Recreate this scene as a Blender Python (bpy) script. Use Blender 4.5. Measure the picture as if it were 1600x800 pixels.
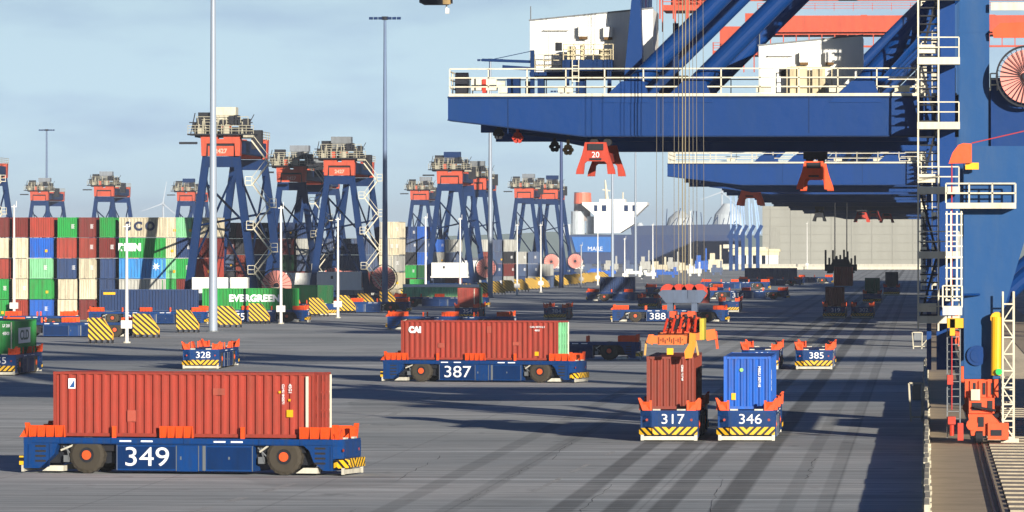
import bpy, math, random
from mathutils import Vector, Matrix
R = math.radians
rnd = random.Random(7)
for o in list(bpy.data.objects):
    bpy.data.objects.remove(o)
S = bpy.context.scene
COL = S.collection

# ------------------------------------------------------------------ camera
H = 10.3                      # eye height, metres
FPX = 10000.0                 # focal length in photo pixels (1600 wide)
YAW = math.atan(645 / FPX)    # quay direction (+Y) vanishes at x=1445
cam = bpy.data.cameras.new('camera'); camo = bpy.data.objects.new('camera', cam); COL.objects.link(camo)
cam.sensor_width = 36; cam.lens = FPX / 1600 * 36
cam.shift_y = -22 / 1600
cam.clip_start = 5; cam.clip_end = 40000
camo.location = (0, 0, H); camo.rotation_euler = (R(90), 0, YAW)
S.camera = camo

# ------------------------------------------------------------------ light
SUN_EL, SUN_AZ = R(10.5), R(25)       # sun low behind the viewer, over the right shoulder
sky_w = bpy.data.worlds.new('World'); S.world = sky_w; sky_w.use_nodes = True
nt = sky_w.node_tree; nt.nodes.clear()
N = nt.nodes.new; L = nt.links.new
out = N('ShaderNodeOutputWorld'); bg = N('ShaderNodeBackground'); sk = N('ShaderNodeTexSky')
sk.sky_type = 'NISHITA'; sk.sun_disc = False; sk.sun_elevation = SUN_EL
sk.sun_rotation = math.pi - SUN_AZ; sk.air_density = 1.0; sk.dust_density = 1.2; sk.ozone_density = 2.0
bg.inputs['Strength'].default_value = 0.11
tc = N('ShaderNodeTexCoord'); sep = N('ShaderNodeSeparateXYZ'); L(tc.outputs['Generated'], sep.inputs[0])
# thin cloud veil: slightly greyer and darker streaks
mp = N('ShaderNodeMapping'); mp.inputs['Scale'].default_value = (16, 16, 60); L(tc.outputs['Generated'], mp.inputs[0])
cn = N('ShaderNodeTexNoise'); cn.inputs['Scale'].default_value = 1.6; cn.inputs['Detail'].default_value = 5; L(mp.outputs[0], cn.inputs['Vector'])
cr = N('ShaderNodeMapRange'); cr.inputs['From Min'].default_value = .46; cr.inputs['From Max'].default_value = .68
cr.inputs['To Min'].default_value = 0; cr.inputs['To Max'].default_value = .8; L(cn.outputs['Fac'], cr.inputs['Value'])
hc = N('ShaderNodeMix'); hc.data_type = 'RGBA'; L(cr.outputs[0], hc.inputs['Factor'])
hc.inputs[6].default_value = (3.9, 5.3, 6.15, 1); hc.inputs[7].default_value = (2.8, 3.9, 5.3, 1)
def wm(op, a, b):
    q = N('ShaderNodeMath'); q.operation = op
    for i, z in enumerate((a, b)):
        if isinstance(z, (int, float)): q.inputs[i].default_value = z
        else: L(z, q.inputs[i])
    return q.outputs[0]
zq_ = wm('MULTIPLY', wm('MAXIMUM', sep.outputs['Z'], 0.0), 16.0)
fall = wm('EXPONENT', wm('MULTIPLY', wm('POWER', zq_, 4.0), -1.0), 0)   # pale moist air thickens towards the horizon
hb = N('ShaderNodeMix'); hb.data_type = 'RGBA'; L(fall, hb.inputs['Factor'])
cz = N('ShaderNodeMix'); cz.data_type = 'RGBA'; cz.blend_type = 'MULTIPLY'; cz.inputs['Factor'].default_value = 1; L(sk.outputs[0], cz.inputs[6]); cz.inputs[7].default_value = (.10, .18, .36, 1)
L(cz.outputs[2], hb.inputs[6]); L(hc.outputs[2], hb.inputs[7])
L(hb.outputs[2], bg.inputs['Color']); L(bg.outputs[0], out.inputs['Surface'])

sun = bpy.data.lights.new('sun', 'SUN'); suno = bpy.data.objects.new('sun', sun); COL.objects.link(suno)
sun.energy = 5.0; sun.angle = R(0.5); sun.color = (1.0, 0.93, 0.82)
tow = Vector((math.sin(SUN_AZ) * math.cos(SUN_EL), -math.cos(SUN_AZ) * math.cos(SUN_EL), math.sin(SUN_EL)))
suno.rotation_euler = tow.to_track_quat('Z', 'Y').to_euler(); suno.location = (60, -60, 60)
S.view_settings.view_transform = 'Standard'; S.view_settings.look = 'None'
S.view_settings.exposure = 0.5; S.view_settings.gamma = 1; S.view_settings.use_curve_mapping = False
S.cycles.max_bounces = 5; S.cycles.diffuse_bounces = 2; S.cycles.glossy_bounces = 2; S.cycles.volume_bounces = 0
S.cycles.transparent_max_bounces = 8

# ------------------------------------------------------------------ pixel -> place helpers
FW = Vector((-math.sin(YAW), math.cos(YAW), 0)); RT = Vector((math.cos(YAW), math.sin(YAW), 0))
def W(px, D, z=0.0):
    p = FW * D + RT * ((px - 800) / FPX * D); return Vector((p.x, p.y, z))
def DG(py): return H * FPX / (py - 378.0)
def ZY(py, D): return H + (378.0 - py) / FPX * D
def G(px, py): return W(px, DG(py), 0)

# ------------------------------------------------------------------ materials
def lin(c):
    f = lambda v: (v / 12.92 if v <= .04045 else ((v + .055) / 1.055) ** 2.4)
    return (f(c[0] / 255), f(c[1] / 255), f(c[2] / 255), 1)
MATS = {}
def paint(name, rgb, rough=.5, dirt=.25, dcol=(70, 55, 42), metal=0, scale=.7, streak=True, spec=.35):
    if name in MATS: return MATS[name]
    m = bpy.data.materials.new(name); m.use_nodes = True; t = m.node_tree; n = t.nodes; l = t.links
    b = n['Principled BSDF']; b.inputs['Roughness'].default_value = rough; b.inputs['Metallic'].default_value = metal
    b.inputs['Specular IOR Level'].default_value = spec
    tc = n.new('ShaderNodeTexCoord'); mp = n.new('ShaderNodeMapping'); mp.inputs['Scale'].default_value = (3, 3, .5) if streak else (1, 1, 1)
    oi = n.new('ShaderNodeObjectInfo'); ad = n.new('ShaderNodeVectorMath'); ad.operation = 'ADD'
    cm = n.new('ShaderNodeMath'); cm.operation = 'MULTIPLY'; cm.inputs[1].default_value = 90; l.new(oi.outputs['Random'], cm.inputs[0])
    l.new(tc.outputs['Object'], ad.inputs[0]); l.new(cm.outputs[0], ad.inputs[1]); l.new(ad.outputs[0], mp.inputs[0])
    n1 = n.new('ShaderNodeTexNoise'); n1.inputs['Scale'].default_value = scale; n1.inputs['Detail'].default_value = 6; n1.inputs['Roughness'].default_value = .65
    l.new(mp.outputs[0], n1.inputs['Vector'])
    r = n.new('ShaderNodeMapRange'); r.inputs['From Min'].default_value = .44; r.inputs['From Max'].default_value = .72
    r.inputs['To Max'].default_value = dirt; l.new(n1.outputs['Fac'], r.inputs['Value'])
    mx = n.new('ShaderNodeMix'); mx.data_type = 'RGBA'; l.new(r.outputs[0], mx.inputs['Factor'])
    mx.inputs[7].default_value = lin(dcol)
    hs = n.new('ShaderNodeHueSaturation'); hs.inputs['Color'].default_value = lin(rgb)
    v = n.new('ShaderNodeMapRange'); v.inputs['To Min'].default_value = .88; v.inputs['To Max'].default_value = 1.12; l.new(oi.outputs['Random'], v.inputs['Value'])
    l.new(v.outputs[0], hs.inputs['Value']); l.new(hs.outputs[0], mx.inputs[6]); l.new(mx.outputs[2], b.inputs['Base Color'])
    n2 = n.new('ShaderNodeTexNoise'); n2.inputs['Scale'].default_value = 1.1; n2.inputs['Detail'].default_value = 3; l.new(ad.outputs[0], n2.inputs['Vector'])
    bp = n.new('ShaderNodeBump'); bp.inputs['Strength'].default_value = .35; bp.inputs['Distance'].default_value = .06; l.new(n2.outputs['Fac'], bp.inputs['Height']); l.new(bp.outputs[0], b.inputs['Normal'])
    MATS[name] = m; return m
def plain(name, rgb, rough=.6, metal=0):
    return paint(name, rgb, rough, .12, metal=metal)
def hazard(name, k=2.6, a=(232, 180, 24), bcol=(22, 20, 18), ax='YZ', sgn=1, duty=.5, sym=False):
    m = bpy.data.materials.new(name); m.use_nodes = True; t = m.node_tree; n = t.nodes; l = t.links
    b = n['Principled BSDF']; b.inputs['Roughness'].default_value = .5
    tc = n.new('ShaderNodeTexCoord'); s = n.new('ShaderNodeSeparateXYZ'); l.new(tc.outputs['Object'], s.inputs[0])
    m0 = n.new('ShaderNodeMath'); m0.operation = 'MULTIPLY'; m0.inputs[1].default_value = sgn; 
    if sym:
        ab = n.new('ShaderNodeMath'); ab.operation = 'ABSOLUTE'; l.new(s.outputs[ax[0]], ab.inputs[0]); l.new(ab.outputs[0], m0.inputs[0])
    else: l.new(s.outputs[ax[0]], m0.inputs[0])
    m1 = n.new('ShaderNodeMath'); m1.operation = 'ADD'; l.new(m0.outputs[0], m1.inputs[0]); l.new(s.outputs[ax[1]], m1.inputs[1])
    m2 = n.new('ShaderNodeMath'); m2.operation = 'MULTIPLY'; m2.inputs[1].default_value = k; l.new(m1.outputs[0], m2.inputs[0])
    m3 = n.new('ShaderNodeMath'); m3.operation = 'FRACT'; l.new(m2.outputs[0], m3.inputs[0])
    m4 = n.new('ShaderNodeMath'); m4.operation = 'GREATER_THAN'; m4.inputs[1].default_value = duty; l.new(m3.outputs[0], m4.inputs[0])
    mx = n.new('ShaderNodeMix'); mx.data_type = 'RGBA'; l.new(m4.outputs[0], mx.inputs['Factor'])
    mx.inputs[6].default_value = lin(a); mx.inputs[7].default_value = lin(bcol); l.new(mx.outputs[2], b.inputs['Base Color'])
    return m
BLUE = paint('crane_blue', (4, 54, 114), .5, .4, (24, 56, 96), scale=.25, spec=.15)
ABLUE = paint('vehicle_blue', (4, 56, 114), .45, .5, (46, 56, 66), scale=1.6, spec=.2)
DBLUE = paint('dark_blue', (4, 42, 88), .55, .4, (14, 30, 52), spec=.15)
LEGB = paint('leg_blue', (28, 74, 124), .55, .4, (70, 92, 120), scale=.3, spec=.15)
ORANGE = paint('orange_paint', (235, 84, 28), .5, .22, (120, 45, 20))
RED = paint('crane_red_orange', (196, 78, 48), .55, .45, (120, 56, 42), scale=.5)
SPRED = paint('spreader_red', (190, 52, 28), .5, .3, (70, 30, 20))
CREAM = paint('cream_paint', (222, 214, 188), .55, .3, (120, 95, 60))
WHITE = paint('white_paint', (236, 234, 226), .5, .12, (170, 165, 150))
POLE = paint('galvanised_pole', (150, 160, 172), .45, .15, (120, 130, 145), metal=.1)
YELLOW = paint('yellow_paint', (238, 178, 20), .45, .2, (130, 90, 20))
STEEL = paint('grey_steel', (120, 124, 126), .5, .3, metal=.3)
BLACK = paint('black_rubber', (38, 36, 32), .8, .2)
DARK = paint('dark_machinery', (26, 30, 38), .7, .2)
TYRE = paint('dusty_tyre', (66, 60, 50), .9, .35, (40, 36, 30))
HUB = paint('hub_orange', (236, 92, 40), .5, .2)
BEIGE = paint('beige_guard', (205, 200, 182), .6, .35)
LETTER = paint('white_lettering', (240, 240, 238), .5, .03)
NAVYL = paint('navy_lettering', (20, 36, 70), .5, .03)
PINK = paint('reel_pink', (238, 150, 136), .6, .2, (200, 110, 95))
ROPE = paint('rope_steel', (120, 112, 96), .6, .2, metal=.2)
ROPER = paint('rope_cable_red', (190, 60, 60), .6, .1)
HAZY = hazard('hazard_front', 2.6, ax='YZ', sgn=-1, duty=.58, sym=True)
HAZX = hazard('hazard_end', 2.8, ax='YZ', sgn=-1)
BARR = hazard('barrier_stripes', 1.8, a=(238, 186, 40), bcol=(40, 34, 22), ax='XZ', sgn=1, duty=.48)

# ------------------------------------------------------------------ mesh builder
class MB:
    def __init__(s): s.v = []; s.f = []
    def add(s, vs, fs):
        b = len(s.v); s.v += [tuple(p) for p in vs]; s.f += [tuple(b + i for i in f) for f in fs]; return s
    def box(s, x0, x1, y0, y1, z0, z1):
        return s.add([(x0, y0, z0), (x1, y0, z0), (x1, y1, z0), (x0, y1, z0), (x0, y0, z1), (x1, y0, z1), (x1, y1, z1), (x0, y1, z1)],
                     [(0, 3, 2, 1), (4, 5, 6, 7), (0, 1, 5, 4), (1, 2, 6, 5), (2, 3, 7, 6), (3, 0, 4, 7)])
    def cbox(s, x, y, z, w, d, h): return s.box(x - w / 2, x + w / 2, y - d / 2, y + d / 2, z - h / 2, z + h / 2)
    def beam(s, p0, p1, w, h=None, w2=None):
        h = h or w; p0 = Vector(p0); p1 = Vector(p1); d = (p1 - p0).normalized()
        u = d.cross(Vector((0, 1, 0)))
        if u.length < .05: u = Vector((1, 0, 0))
        u.normalize(); t = u.cross(d).normalized(); k = (w2 or w) / w
        vs = []
        for p, q in ((p0, 1), (p1, k)):
            for a, b in ((-1, -1), (1, -1), (1, 1), (-1, 1)): vs.append(p + u * (a * w * q / 2) + t * (b * h * q / 2))
        return s.add(vs, [(0, 1, 2, 3), (7, 6, 5, 4), (0, 4, 5, 1), (1, 5, 6, 2), (2, 6, 7, 3), (3, 7, 4, 0)])
    def tube(s, p0, p1, r, n=10, r2=None):
        p0 = Vector(p0); p1 = Vector(p1); d = (p1 - p0).normalized(); r2 = r if r2 is None else r2
        u = d.orthogonal().normalized(); t = d.cross(u)
        vs = [p + (u * math.cos(2 * math.pi * i / n) + t * math.sin(2 * math.pi * i / n)) * q for p, q in ((p0, r), (p1, r2)) for i in range(n)]
        fs = [(i, (i + 1) % n, n + (i + 1) % n, n + i) for i in range(n)] + [tuple(range(n - 1, -1, -1)), tuple(range(n, 2 * n))]
        return s.add(vs, fs)
    def prism(s, poly, a, b, plane='xz'):
        n = len(poly)
        if plane == 'xz': vs = [(p[0], a, p[1]) for p in poly] + [(p[0], b, p[1]) for p in poly]
        elif plane == 'xy': vs = [(p[0], p[1], a) for p in poly] + [(p[0], p[1], b) for p in poly]
        else: vs = [(a, p[0], p[1]) for p in poly] + [(b, p[0], p[1]) for p in poly]
        return s.add(vs, [(i, (i + 1) % n, n + (i + 1) % n, n + i) for i in range(n)] + [tuple(range(n - 1, -1, -1)), tuple(range(n, 2 * n))])
    def ring(s, c, R0, R1, y0, y1, n=24):   # annulus, axis Y
        vs = []
        for i in range(n):
            a = 2 * math.pi * i / n; ca, sa = math.cos(a), math.sin(a)
            for r, y in ((R1, y0), (R1, y1), (R0, y1), (R0, y0)): vs.append((c[0] + r * ca, c[1] + y, c[2] + r * sa))
        fs = []
        for i in range(n):
            j = (i + 1) % n
            for k in range(4): fs.append((4 * i + k, 4 * j + k, 4 * j + (k + 1) % 4, 4 * i + (k + 1) % 4))
        return s.add(vs, fs)
    def rail(s, p0, p1, h=1.1, step=1.8, t=.06, mids=2):
        p0 = Vector(p0); p1 = Vector(p1); Ln = (p1 - p0).length; n = max(1, round(Ln / step))
        for i in range(n + 1):
            p = p0.lerp(p1, i / n); s.beam(p, p + Vector((0, 0, h)), t)
        for k in range(mids + 1):
            z = Vector((0, 0, h * (k + 1) / (mids + 1))); s.beam(p0 + z, p1 + z, t)
        return s
    def mesh(s, name, mat):
        me = bpy.data.meshes.new(name); me.from_pydata(s.v, [], s.f); me.update()
        import bmesh
        b = bmesh.new(); b.from_mesh(me); bmesh.ops.recalc_face_normals(b, faces=b.faces); b.to_mesh(me); b.free()
        if mat: me.materials.append(mat)
        return me
    def build(s, name, mat, parent=None, loc=None):
        o = bpy.data.objects.new(name, s.mesh(name, mat)); COL.objects.link(o)
        if parent: o.parent = parent
        if loc: o.location = loc
        return o
def tag(o, label=None, cat=None, group=None, kind=None):
    if label: o['label'] = label
    if cat: o['category'] = cat
    if group: o['group'] = group
    if kind: o['kind'] = kind
    return o
def thing(name, label, cat, loc=(0, 0, 0), rz=0, group=None):
    o = bpy.data.objects.new(name, None); COL.objects.link(o); o.empty_display_size = .3
    o.location = loc; o.rotation_euler = (0, 0, rz); return tag(o, label, cat, group)
def kids(o): return [c for c in bpy.data.objects if c.parent == o]
TREES = {}
def tree_of(o):
    if o.name not in TREES: TREES[o.name] = [(c, tree_of(c)) for c in kids(o)]
    return TREES[o.name]
def copy_tree(o, parent=None, tree=None):
    tree = tree_of(o) if tree is None else tree
    c = o.copy(); COL.objects.link(c)
    if parent: c.parent = parent
    for ch, sub in tree: copy_tree(ch, c, sub)
    return c
def text(s, h, mat, parent, loc, rot, name='number_marking', off=.0, space=1.0):
    cu = bpy.data.curves.new('t', 'FONT'); cu.body = s; cu.size = h / .72; cu.align_x = 'CENTER'; cu.align_y = 'CENTER'
    cu.extrude = .006; cu.offset = off; cu.space_character = space
    o = bpy.data.objects.new('t', cu); COL.objects.link(o)
    dg = bpy.context.evaluated_depsgraph_get(); me = bpy.data.meshes.new_from_object(o.evaluated_get(dg))
    bpy.data.objects.remove(o); bpy.data.curves.remove(cu)
    me.materials.clear(); me.materials.append(mat); me.name = name
    q = bpy.data.objects.new(name, me); COL.objects.link(q); q.parent = parent; q.location = loc; q.rotation_euler = rot
    return q
FACE_NEG_Y = (R(90), 0, 0); FACE_POS_X = (R(90), 0, R(90))

# ------------------------------------------------------------------ ground
def ground_material():
    m = bpy.data.materials.new('worn_apron_concrete'); m.use_nodes = True; t = m.node_tree; n = t.nodes; l = t.links
    b = n['Principled BSDF']; b.inputs['Roughness'].default_value = .95; b.inputs['Specular IOR Level'].default_value = .03
    g = n.new('ShaderNodeNewGeometry'); sp = n.new('ShaderNodeSeparateXYZ'); l.new(g.outputs['Position'], sp.inputs[0])
    def noise(sx, sy, sc=1, det=4, ro=.6):
        mp = n.new('ShaderNodeMapping'); mp.inputs['Scale'].default_value = (sx, sy, 1); l.new(g.outputs['Position'], mp.inputs[0])
        q = n.new('ShaderNodeTexNoise'); q.inputs['Scale'].default_value = sc; q.inputs['Detail'].default_value = det; q.inputs['Roughness'].default_value = ro
        l.new(mp.outputs[0], q.inputs['Vector']); return q.outputs['Fac']
    def rng(v, a, b_, c, d):
        q = n.new('ShaderNodeMapRange'); q.inputs[1].default_value = a; q.inputs[2].default_value = b_; q.inputs[3].default_value = c; q.inputs[4].default_value = d
        l.new(v, q.inputs[0]); return q.outputs[0]
    def math_(op, a, b_):
        q = n.new('ShaderNodeMath'); q.operation = op
        for i, z in enumerate((a, b_)):
            if isinstance(z, (int, float)): q.inputs[i].default_value = z
            else: l.new(z, q.inputs[i])
        return q.outputs[0]
    big = noise(.03, .035); mid = noise(.10, .30, det=6, ro=.7); fine = noise(.05, 1.1, det=5, ro=.75)
    grain = noise(.5, .5, det=6, ro=.8)
    val = math_('MULTIPLY', math_('MULTIPLY', rng(big, .3, .7, .84, 1.12), rng(mid, .25, .75, .78, 1.2)), math_('MULTIPLY', rng(fine, .3, .7, .6, 1.36), rng(grain, .2, .8, .9, 1.1)))
    # tyre tracks along the quay lanes
    warp = rng(noise(.02, .012), .3, .7, -.06, .06)
    xx = math_('ADD', sp.outputs['X'], warp)
    tr = None
    for xc, w, k in ((-13.95, .55, .42), (-11.85, .6, .45), (-10.15, .55, .45), (-7.75, .62, .5), (-5.4, .4, .2), (-3.9, .4, .2), (-18.3, .5, .2), (-20.7, .5, .2)):
        q = math_('ABSOLUTE', math_('SUBTRACT', xx, xc), 0)
        s_ = rng(q, w * .7, w, k, 0)
        tr = s_ if tr is None else math_('ADD', tr, s_)
    trn = math_('MULTIPLY', tr, rng(noise(.4, .02), .3, .65, .75, 1.1))
    val = math_('MULTIPLY', val, math_('SUBTRACT', 1, trn))
    # slab joints
    jo = math_('ABSOLUTE', math_('SUBTRACT', math_('FRACT', math_('MULTIPLY', sp.outputs['Y'], 1 / 14.0), 0), .5), 0)
    val = math_('MULTIPLY', val, rng(jo, 0, .02, .75, 1))
    jx = math_('ABSOLUTE', math_('SUBTRACT', math_('FRACT', math_('MULTIPLY', sp.outputs['X'], 1 / 7.3), 0), .5), 0)
    val = math_('MULTIPLY', val, rng(jx, 0, .012, .8, 1))
    val = math_('MULTIPLY', val, rng(noise(.35, .16, det=3), .64, .72, 1, .72))     # oil stains
    val = math_('MULTIPLY', val, rng(noise(.045, .02, det=1), .58, .59, 1, .88))    # resurfaced patches
    # worn pale tracks running across
    lt = rng(noise(.012, .55, det=3), .60, .68, 0, .7)
    val = math_('ADD', val, lt)
    mx = n.new('ShaderNodeMix'); mx.data_type = 'RGBA'; mx.blend_type = 'MULTIPLY'; mx.inputs['Factor'].default_value = 1
    c1 = n.new('ShaderNodeMix'); c1.data_type = 'RGBA'; l.new(rng(big, .35, .65, 0, 1), c1.inputs['Factor'])
    c1.inputs[6].default_value = (.49, .515, .505, 1); c1.inputs[7].default_value = (.57, .57, .54, 1)
    l.new(c1.outputs[2], mx.inputs[6])
    cc = n.new('ShaderNodeCombineColor')
    for i in range(3): l.new(val, cc.inputs[i])
    l.new(cc.outputs[0], mx.inputs[7]); l.new(mx.outputs[2], b.inputs['Base Color'])
    bp = n.new('ShaderNodeBump'); bp.inputs['Strength'].default_value = .3; bp.inputs['Distance'].default_value = .05; l.new(grain, bp.inputs['Height']); l.new(bp.outputs[0], b.inputs['Normal'])
    return m
g = MB().add([(-6000, -800, 0), (6000, -800, 0), (6000, 14000, 0), (-6000, 14000, 0)], [(0, 1, 2, 3)])
tag(g.build('ground', ground_material()), kind='structure')
q = MB().add([(.25, 30, .004), (14, 30, .004), (14, 2400, .004), (.25, 2400, .004)], [(0, 1, 2, 3)])
tag(q.build('quay_apron', paint('quay_concrete', (196, 176, 146), .85, .4, (120, 104, 82), scale=.4, streak=False)), kind='structure')
# covered cable trench with corrugated planks
q = MB()
tag(MB().add([(3.2, 235, .008), (9.2, 235, .008), (9.2, 700, .008), (3.2, 700, .008)], [(0, 1, 2, 3)]).build('trench_floor', paint('trench_gap_shade', (92, 80, 62), .9, .4)), kind='structure')  # dark floor colour paints the shade in the gaps between planks
for i in range(100):
    y = 240 + i * 4.4
    q.prism([(3.25, y), (9.0, y - .9), (9.0, y + 1.7), (3.25, y + 2.6)], .012, .09, 'xy')
tag(q.build('trench_planks', paint('plank_steel', (196, 182, 156), .6, .3)), kind='structure')
q = MB().box(2.60, 2.67, 30, 2300, .008, .10).box(2.86, 2.93, 30, 2300, .008, .10)
tag(q.build('crane_rail', paint('rail_dark', (48, 40, 34), .5, .4, metal=.4)), kind='structure')
# painted lines
q = MB()
for (a, b_, w) in (((300, 800), (530, 735), .22), ((560, 668), (690, 618), .25), ((830, 770), (960, 705), .12)):
    A = G(*a); B = G(*b_); A.z = B.z = .006
    for k in range(9):
        if rnd.random() < .25: continue
        P = A.lerp(B, k / 9); Q = A.lerp(B, (k + .85) / 9); d = (Q - P).normalized(); nn = Vector((-d.y, d.x, 0)) * w
        q.add([P - nn, Q - nn, Q + nn, P + nn], [(0, 1, 2, 3)])
tag(q.build('lane_marking', paint('worn_line_paint', (190, 190, 184), .8, .7, (110, 108, 102), scale=2)), kind='structure')
# cracks
q = MB()
for (a, b_) in (((905, 800), (958, 757)), ((725, 784), (765, 765)), ((788, 752), (825, 730)), ((1128, 742), (1112, 800)), ((1275, 715), (1262, 748)), ((860, 718), (895, 690)), ((610, 755), (690, 712)), ((545, 800), (560, 795))):
    A = G(*a); B = G(*b_); n = 14; pts = []
    for k in range(n + 1):
        P = A.lerp(B, k / n); P.x += rnd.uniform(-.13, .13); P.z = .007; pts.append(P)
    for P, Q in zip(pts, pts[1:]):
        w = rnd.uniform(.003, .016)
        q.add([P + Vector((-w, 0, 0)), P + Vector((w, 0, 0)), Q + Vector((w, 0, 0)), Q + Vector((-w, 0, 0))], [(0, 1, 2, 3)])
tag(q.build('pavement_cracks', paint('crack_fill', (40, 40, 40), .9, .1)), kind='structure')

# ------------------------------------------------------------------ containers
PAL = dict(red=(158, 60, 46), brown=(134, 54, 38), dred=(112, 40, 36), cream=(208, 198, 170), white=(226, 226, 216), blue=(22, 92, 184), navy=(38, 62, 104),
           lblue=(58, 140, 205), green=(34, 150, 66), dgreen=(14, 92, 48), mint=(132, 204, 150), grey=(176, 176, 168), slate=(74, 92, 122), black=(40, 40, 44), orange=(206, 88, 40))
def cmat(c): return paint('container_' + c, PAL[c], .55, .45, (82, 60, 44) if c not in ('navy', 'black') else (50, 50, 56), scale=.8)
def corr(mb, a0, a1, z0, z1, off, pitch, dep, axis, sgn):
    """corrugated sheet from a0..a1 along axis at offset off (outer), facing sgn"""
    n = max(1, round((a1 - a0) / pitch)); p = (a1 - a0) / n; prof = []
    for i in range(n):
        b = a0 + i * p
        prof += [(b, 0), (b + p * .26, 0), (b + p * .50, 1), (b + p * .76, 1)]
    prof.append((a1, 0)); vs = []
    for z in (z0, z1):
        for a, k in prof:
            o = off - sgn * dep * (1 - k)
            vs.append((a, o, z) if axis == 'x' else (o, a, z))
    m = len(prof); mb.add(vs, [(i, i + 1, m + i + 1, m + i) for i in range(m - 1)])
CACHE = {}
def cont_meshes(c, Ln, Hh, Wd, pitch):
    key = (c, Ln, Hh, Wd, pitch)
    if key in CACHE: return CACHE[key]
    m = cmat(c); hx, hy = Ln / 2, Wd / 2; b = MB(); dep = .12
    for s in (-1, 1): corr(b, -hx + .12, hx - .12, .16, Hh - .1, s * (hy - .012), pitch, dep, 'x', s)
    corr(b, -hy + .1, hy - .1, .16, Hh - .1, hx - .012, .30, .075, 'y', 1)
    corr(b, -hy + .1, hy - .1, .16, Hh - .1, -hx + .012, .30, .075, 'y', -1)
    b.box(-hx + .05, hx - .05, -hy + .05, hy - .05, Hh - .06, Hh - .03)
    f = MB()
    for sx in (-1, 1):
        for sy in (-1, 1):
            x0, x1 = sorted((sx * hx, sx * (hx - .13))); y0, y1 = sorted((sy * hy, sy * (hy - .11))); f.box(x0, x1, y0, y1, .14, Hh - .13)
    for sy in (-1, 1):
        y0, y1 = sorted((sy * hy, sy * (hy - .07))); f.box(-hx + .17, hx - .17, y0, y1, Hh - .11, Hh - .005); f.box(-hx + .17, hx - .17, y0, y1, .03, .18)
    for sx in (-1, 1):
        x0, x1 = sorted((sx * (hx - .003), sx * (hx - .09))); f.box(x0, x1, -hy + .16, hy - .16, Hh - .13, Hh - .012); f.box(x0, x1, -hy + .16, hy - .16, .02, .17)
    for sx in (-1, 1):
        for sy in (-1, 1):
            for z0, z1 in ((0, .14), (Hh - .13, Hh)):
                x0, x1 = sorted((sx * (hx + .004), sx * (hx - .17))); y0, y1 = sorted((sy * (hy + .004), sy * (hy - .15))); f.box(x0, x1, y0, y1, z0, z1)
    CACHE[key] = (b.mesh('corrugated_panel', m), f.mesh('frame', m)); return CACHE[key]
def door_mesh(c, Ln, Hh, Wd):
    key = ('d', c, Ln, Hh, Wd)
    if key in CACHE: return CACHE[key]
    bm, fm = cont_meshes(c, Ln, Hh, Wd, .42); j = MB()
    for me in (bm, fm): j.add([tuple(v.co) for v in me.vertices], [tuple(p.vertices) for p in me.polygons])
    hx = Ln / 2
    for sd in (-1, 1):
        y0, y1 = sorted((sd * .02, sd * (Wd / 2 - .12))); j.box(hx - .06, hx + .01, y0, y1, .17, Hh - .14)
        for yy in (.24, .85): j.tube((hx + .09, sd * yy, .1), (hx + .09, sd * yy, Hh - .1), .045, 5)
    for z in (.5, 1.25, 2.0): j.box(hx + .01, hx + .05, -Wd / 2 + .15, Wd / 2 - .15, z, z + .08)
    CACHE[key] = j.mesh('shipping_container', cmat(c)); return CACHE[key]
def door_end(root, c, Ln, Hh, Wd=2.44, panelcol=None):
    """two door leaves with locking rods on the +X end"""
    hx = Ln / 2; m = cmat(panelcol or c)
    for s in (-1, 1):
        y0, y1 = sorted((s * .01, s * (Wd / 2 - .10))); d = MB().box(hx - .03, hx + .012, y0, y1, .17, Hh - .13)
        for k in range(3):
            z = .3 + k * .8; d.box(hx + .012, hx + .035, y0 + .1, y1 - .1, z, z + .6)
        o = d.build('door', m, root)
        for yy in (s * .26, s * .98):
            r = MB().tube((hx + .07, yy, .12), (hx + .07, yy, Hh - .1), .03 if abs(yy) < .5 else .05, 6)
            for z in (.4, 1.2, 2.0): r.box(hx + .03, hx + .1, yy - .06, yy + .06, z, z + .07)
            r.build('locking_rod', m if abs(yy) < .5 or s < 0 else paint('rod_cream', (226, 222, 200), .5, .2), o)
def container(c, Ln, Hh, loc, rz, label, group=None, Wd=2.44, pitch=.40, simple=True, doors=False, doorcol=None):
    bm, fm = cont_meshes(c, Ln, Hh, Wd, pitch)
    if simple:
        key = ('j', c, Ln, Hh, Wd, pitch)
        if key not in CACHE:
            j = MB()
            for me in (bm, fm): j.add([tuple(v.co) for v in me.vertices], [tuple(p.vertices) for p in me.polygons])
            CACHE[key] = j.mesh('shipping_container', cmat(c))
        o = bpy.data.objects.new('shipping_container', CACHE[key]); COL.objects.link(o)
        o.location = loc; o.rotation_euler = (0, 0, rz); return tag(o, label, 'shipping container', group)
    r = thing('shipping_container', label, 'shipping container', loc, rz, group)
    for nm, me in (('corrugated_panel', bm), ('frame', fm)):
        o = bpy.data.objects.new(nm, me); COL.objects.link(o); o.parent = r
    if doors: door_end(r, c, Ln, Hh, Wd, doorcol)
    return r

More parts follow.
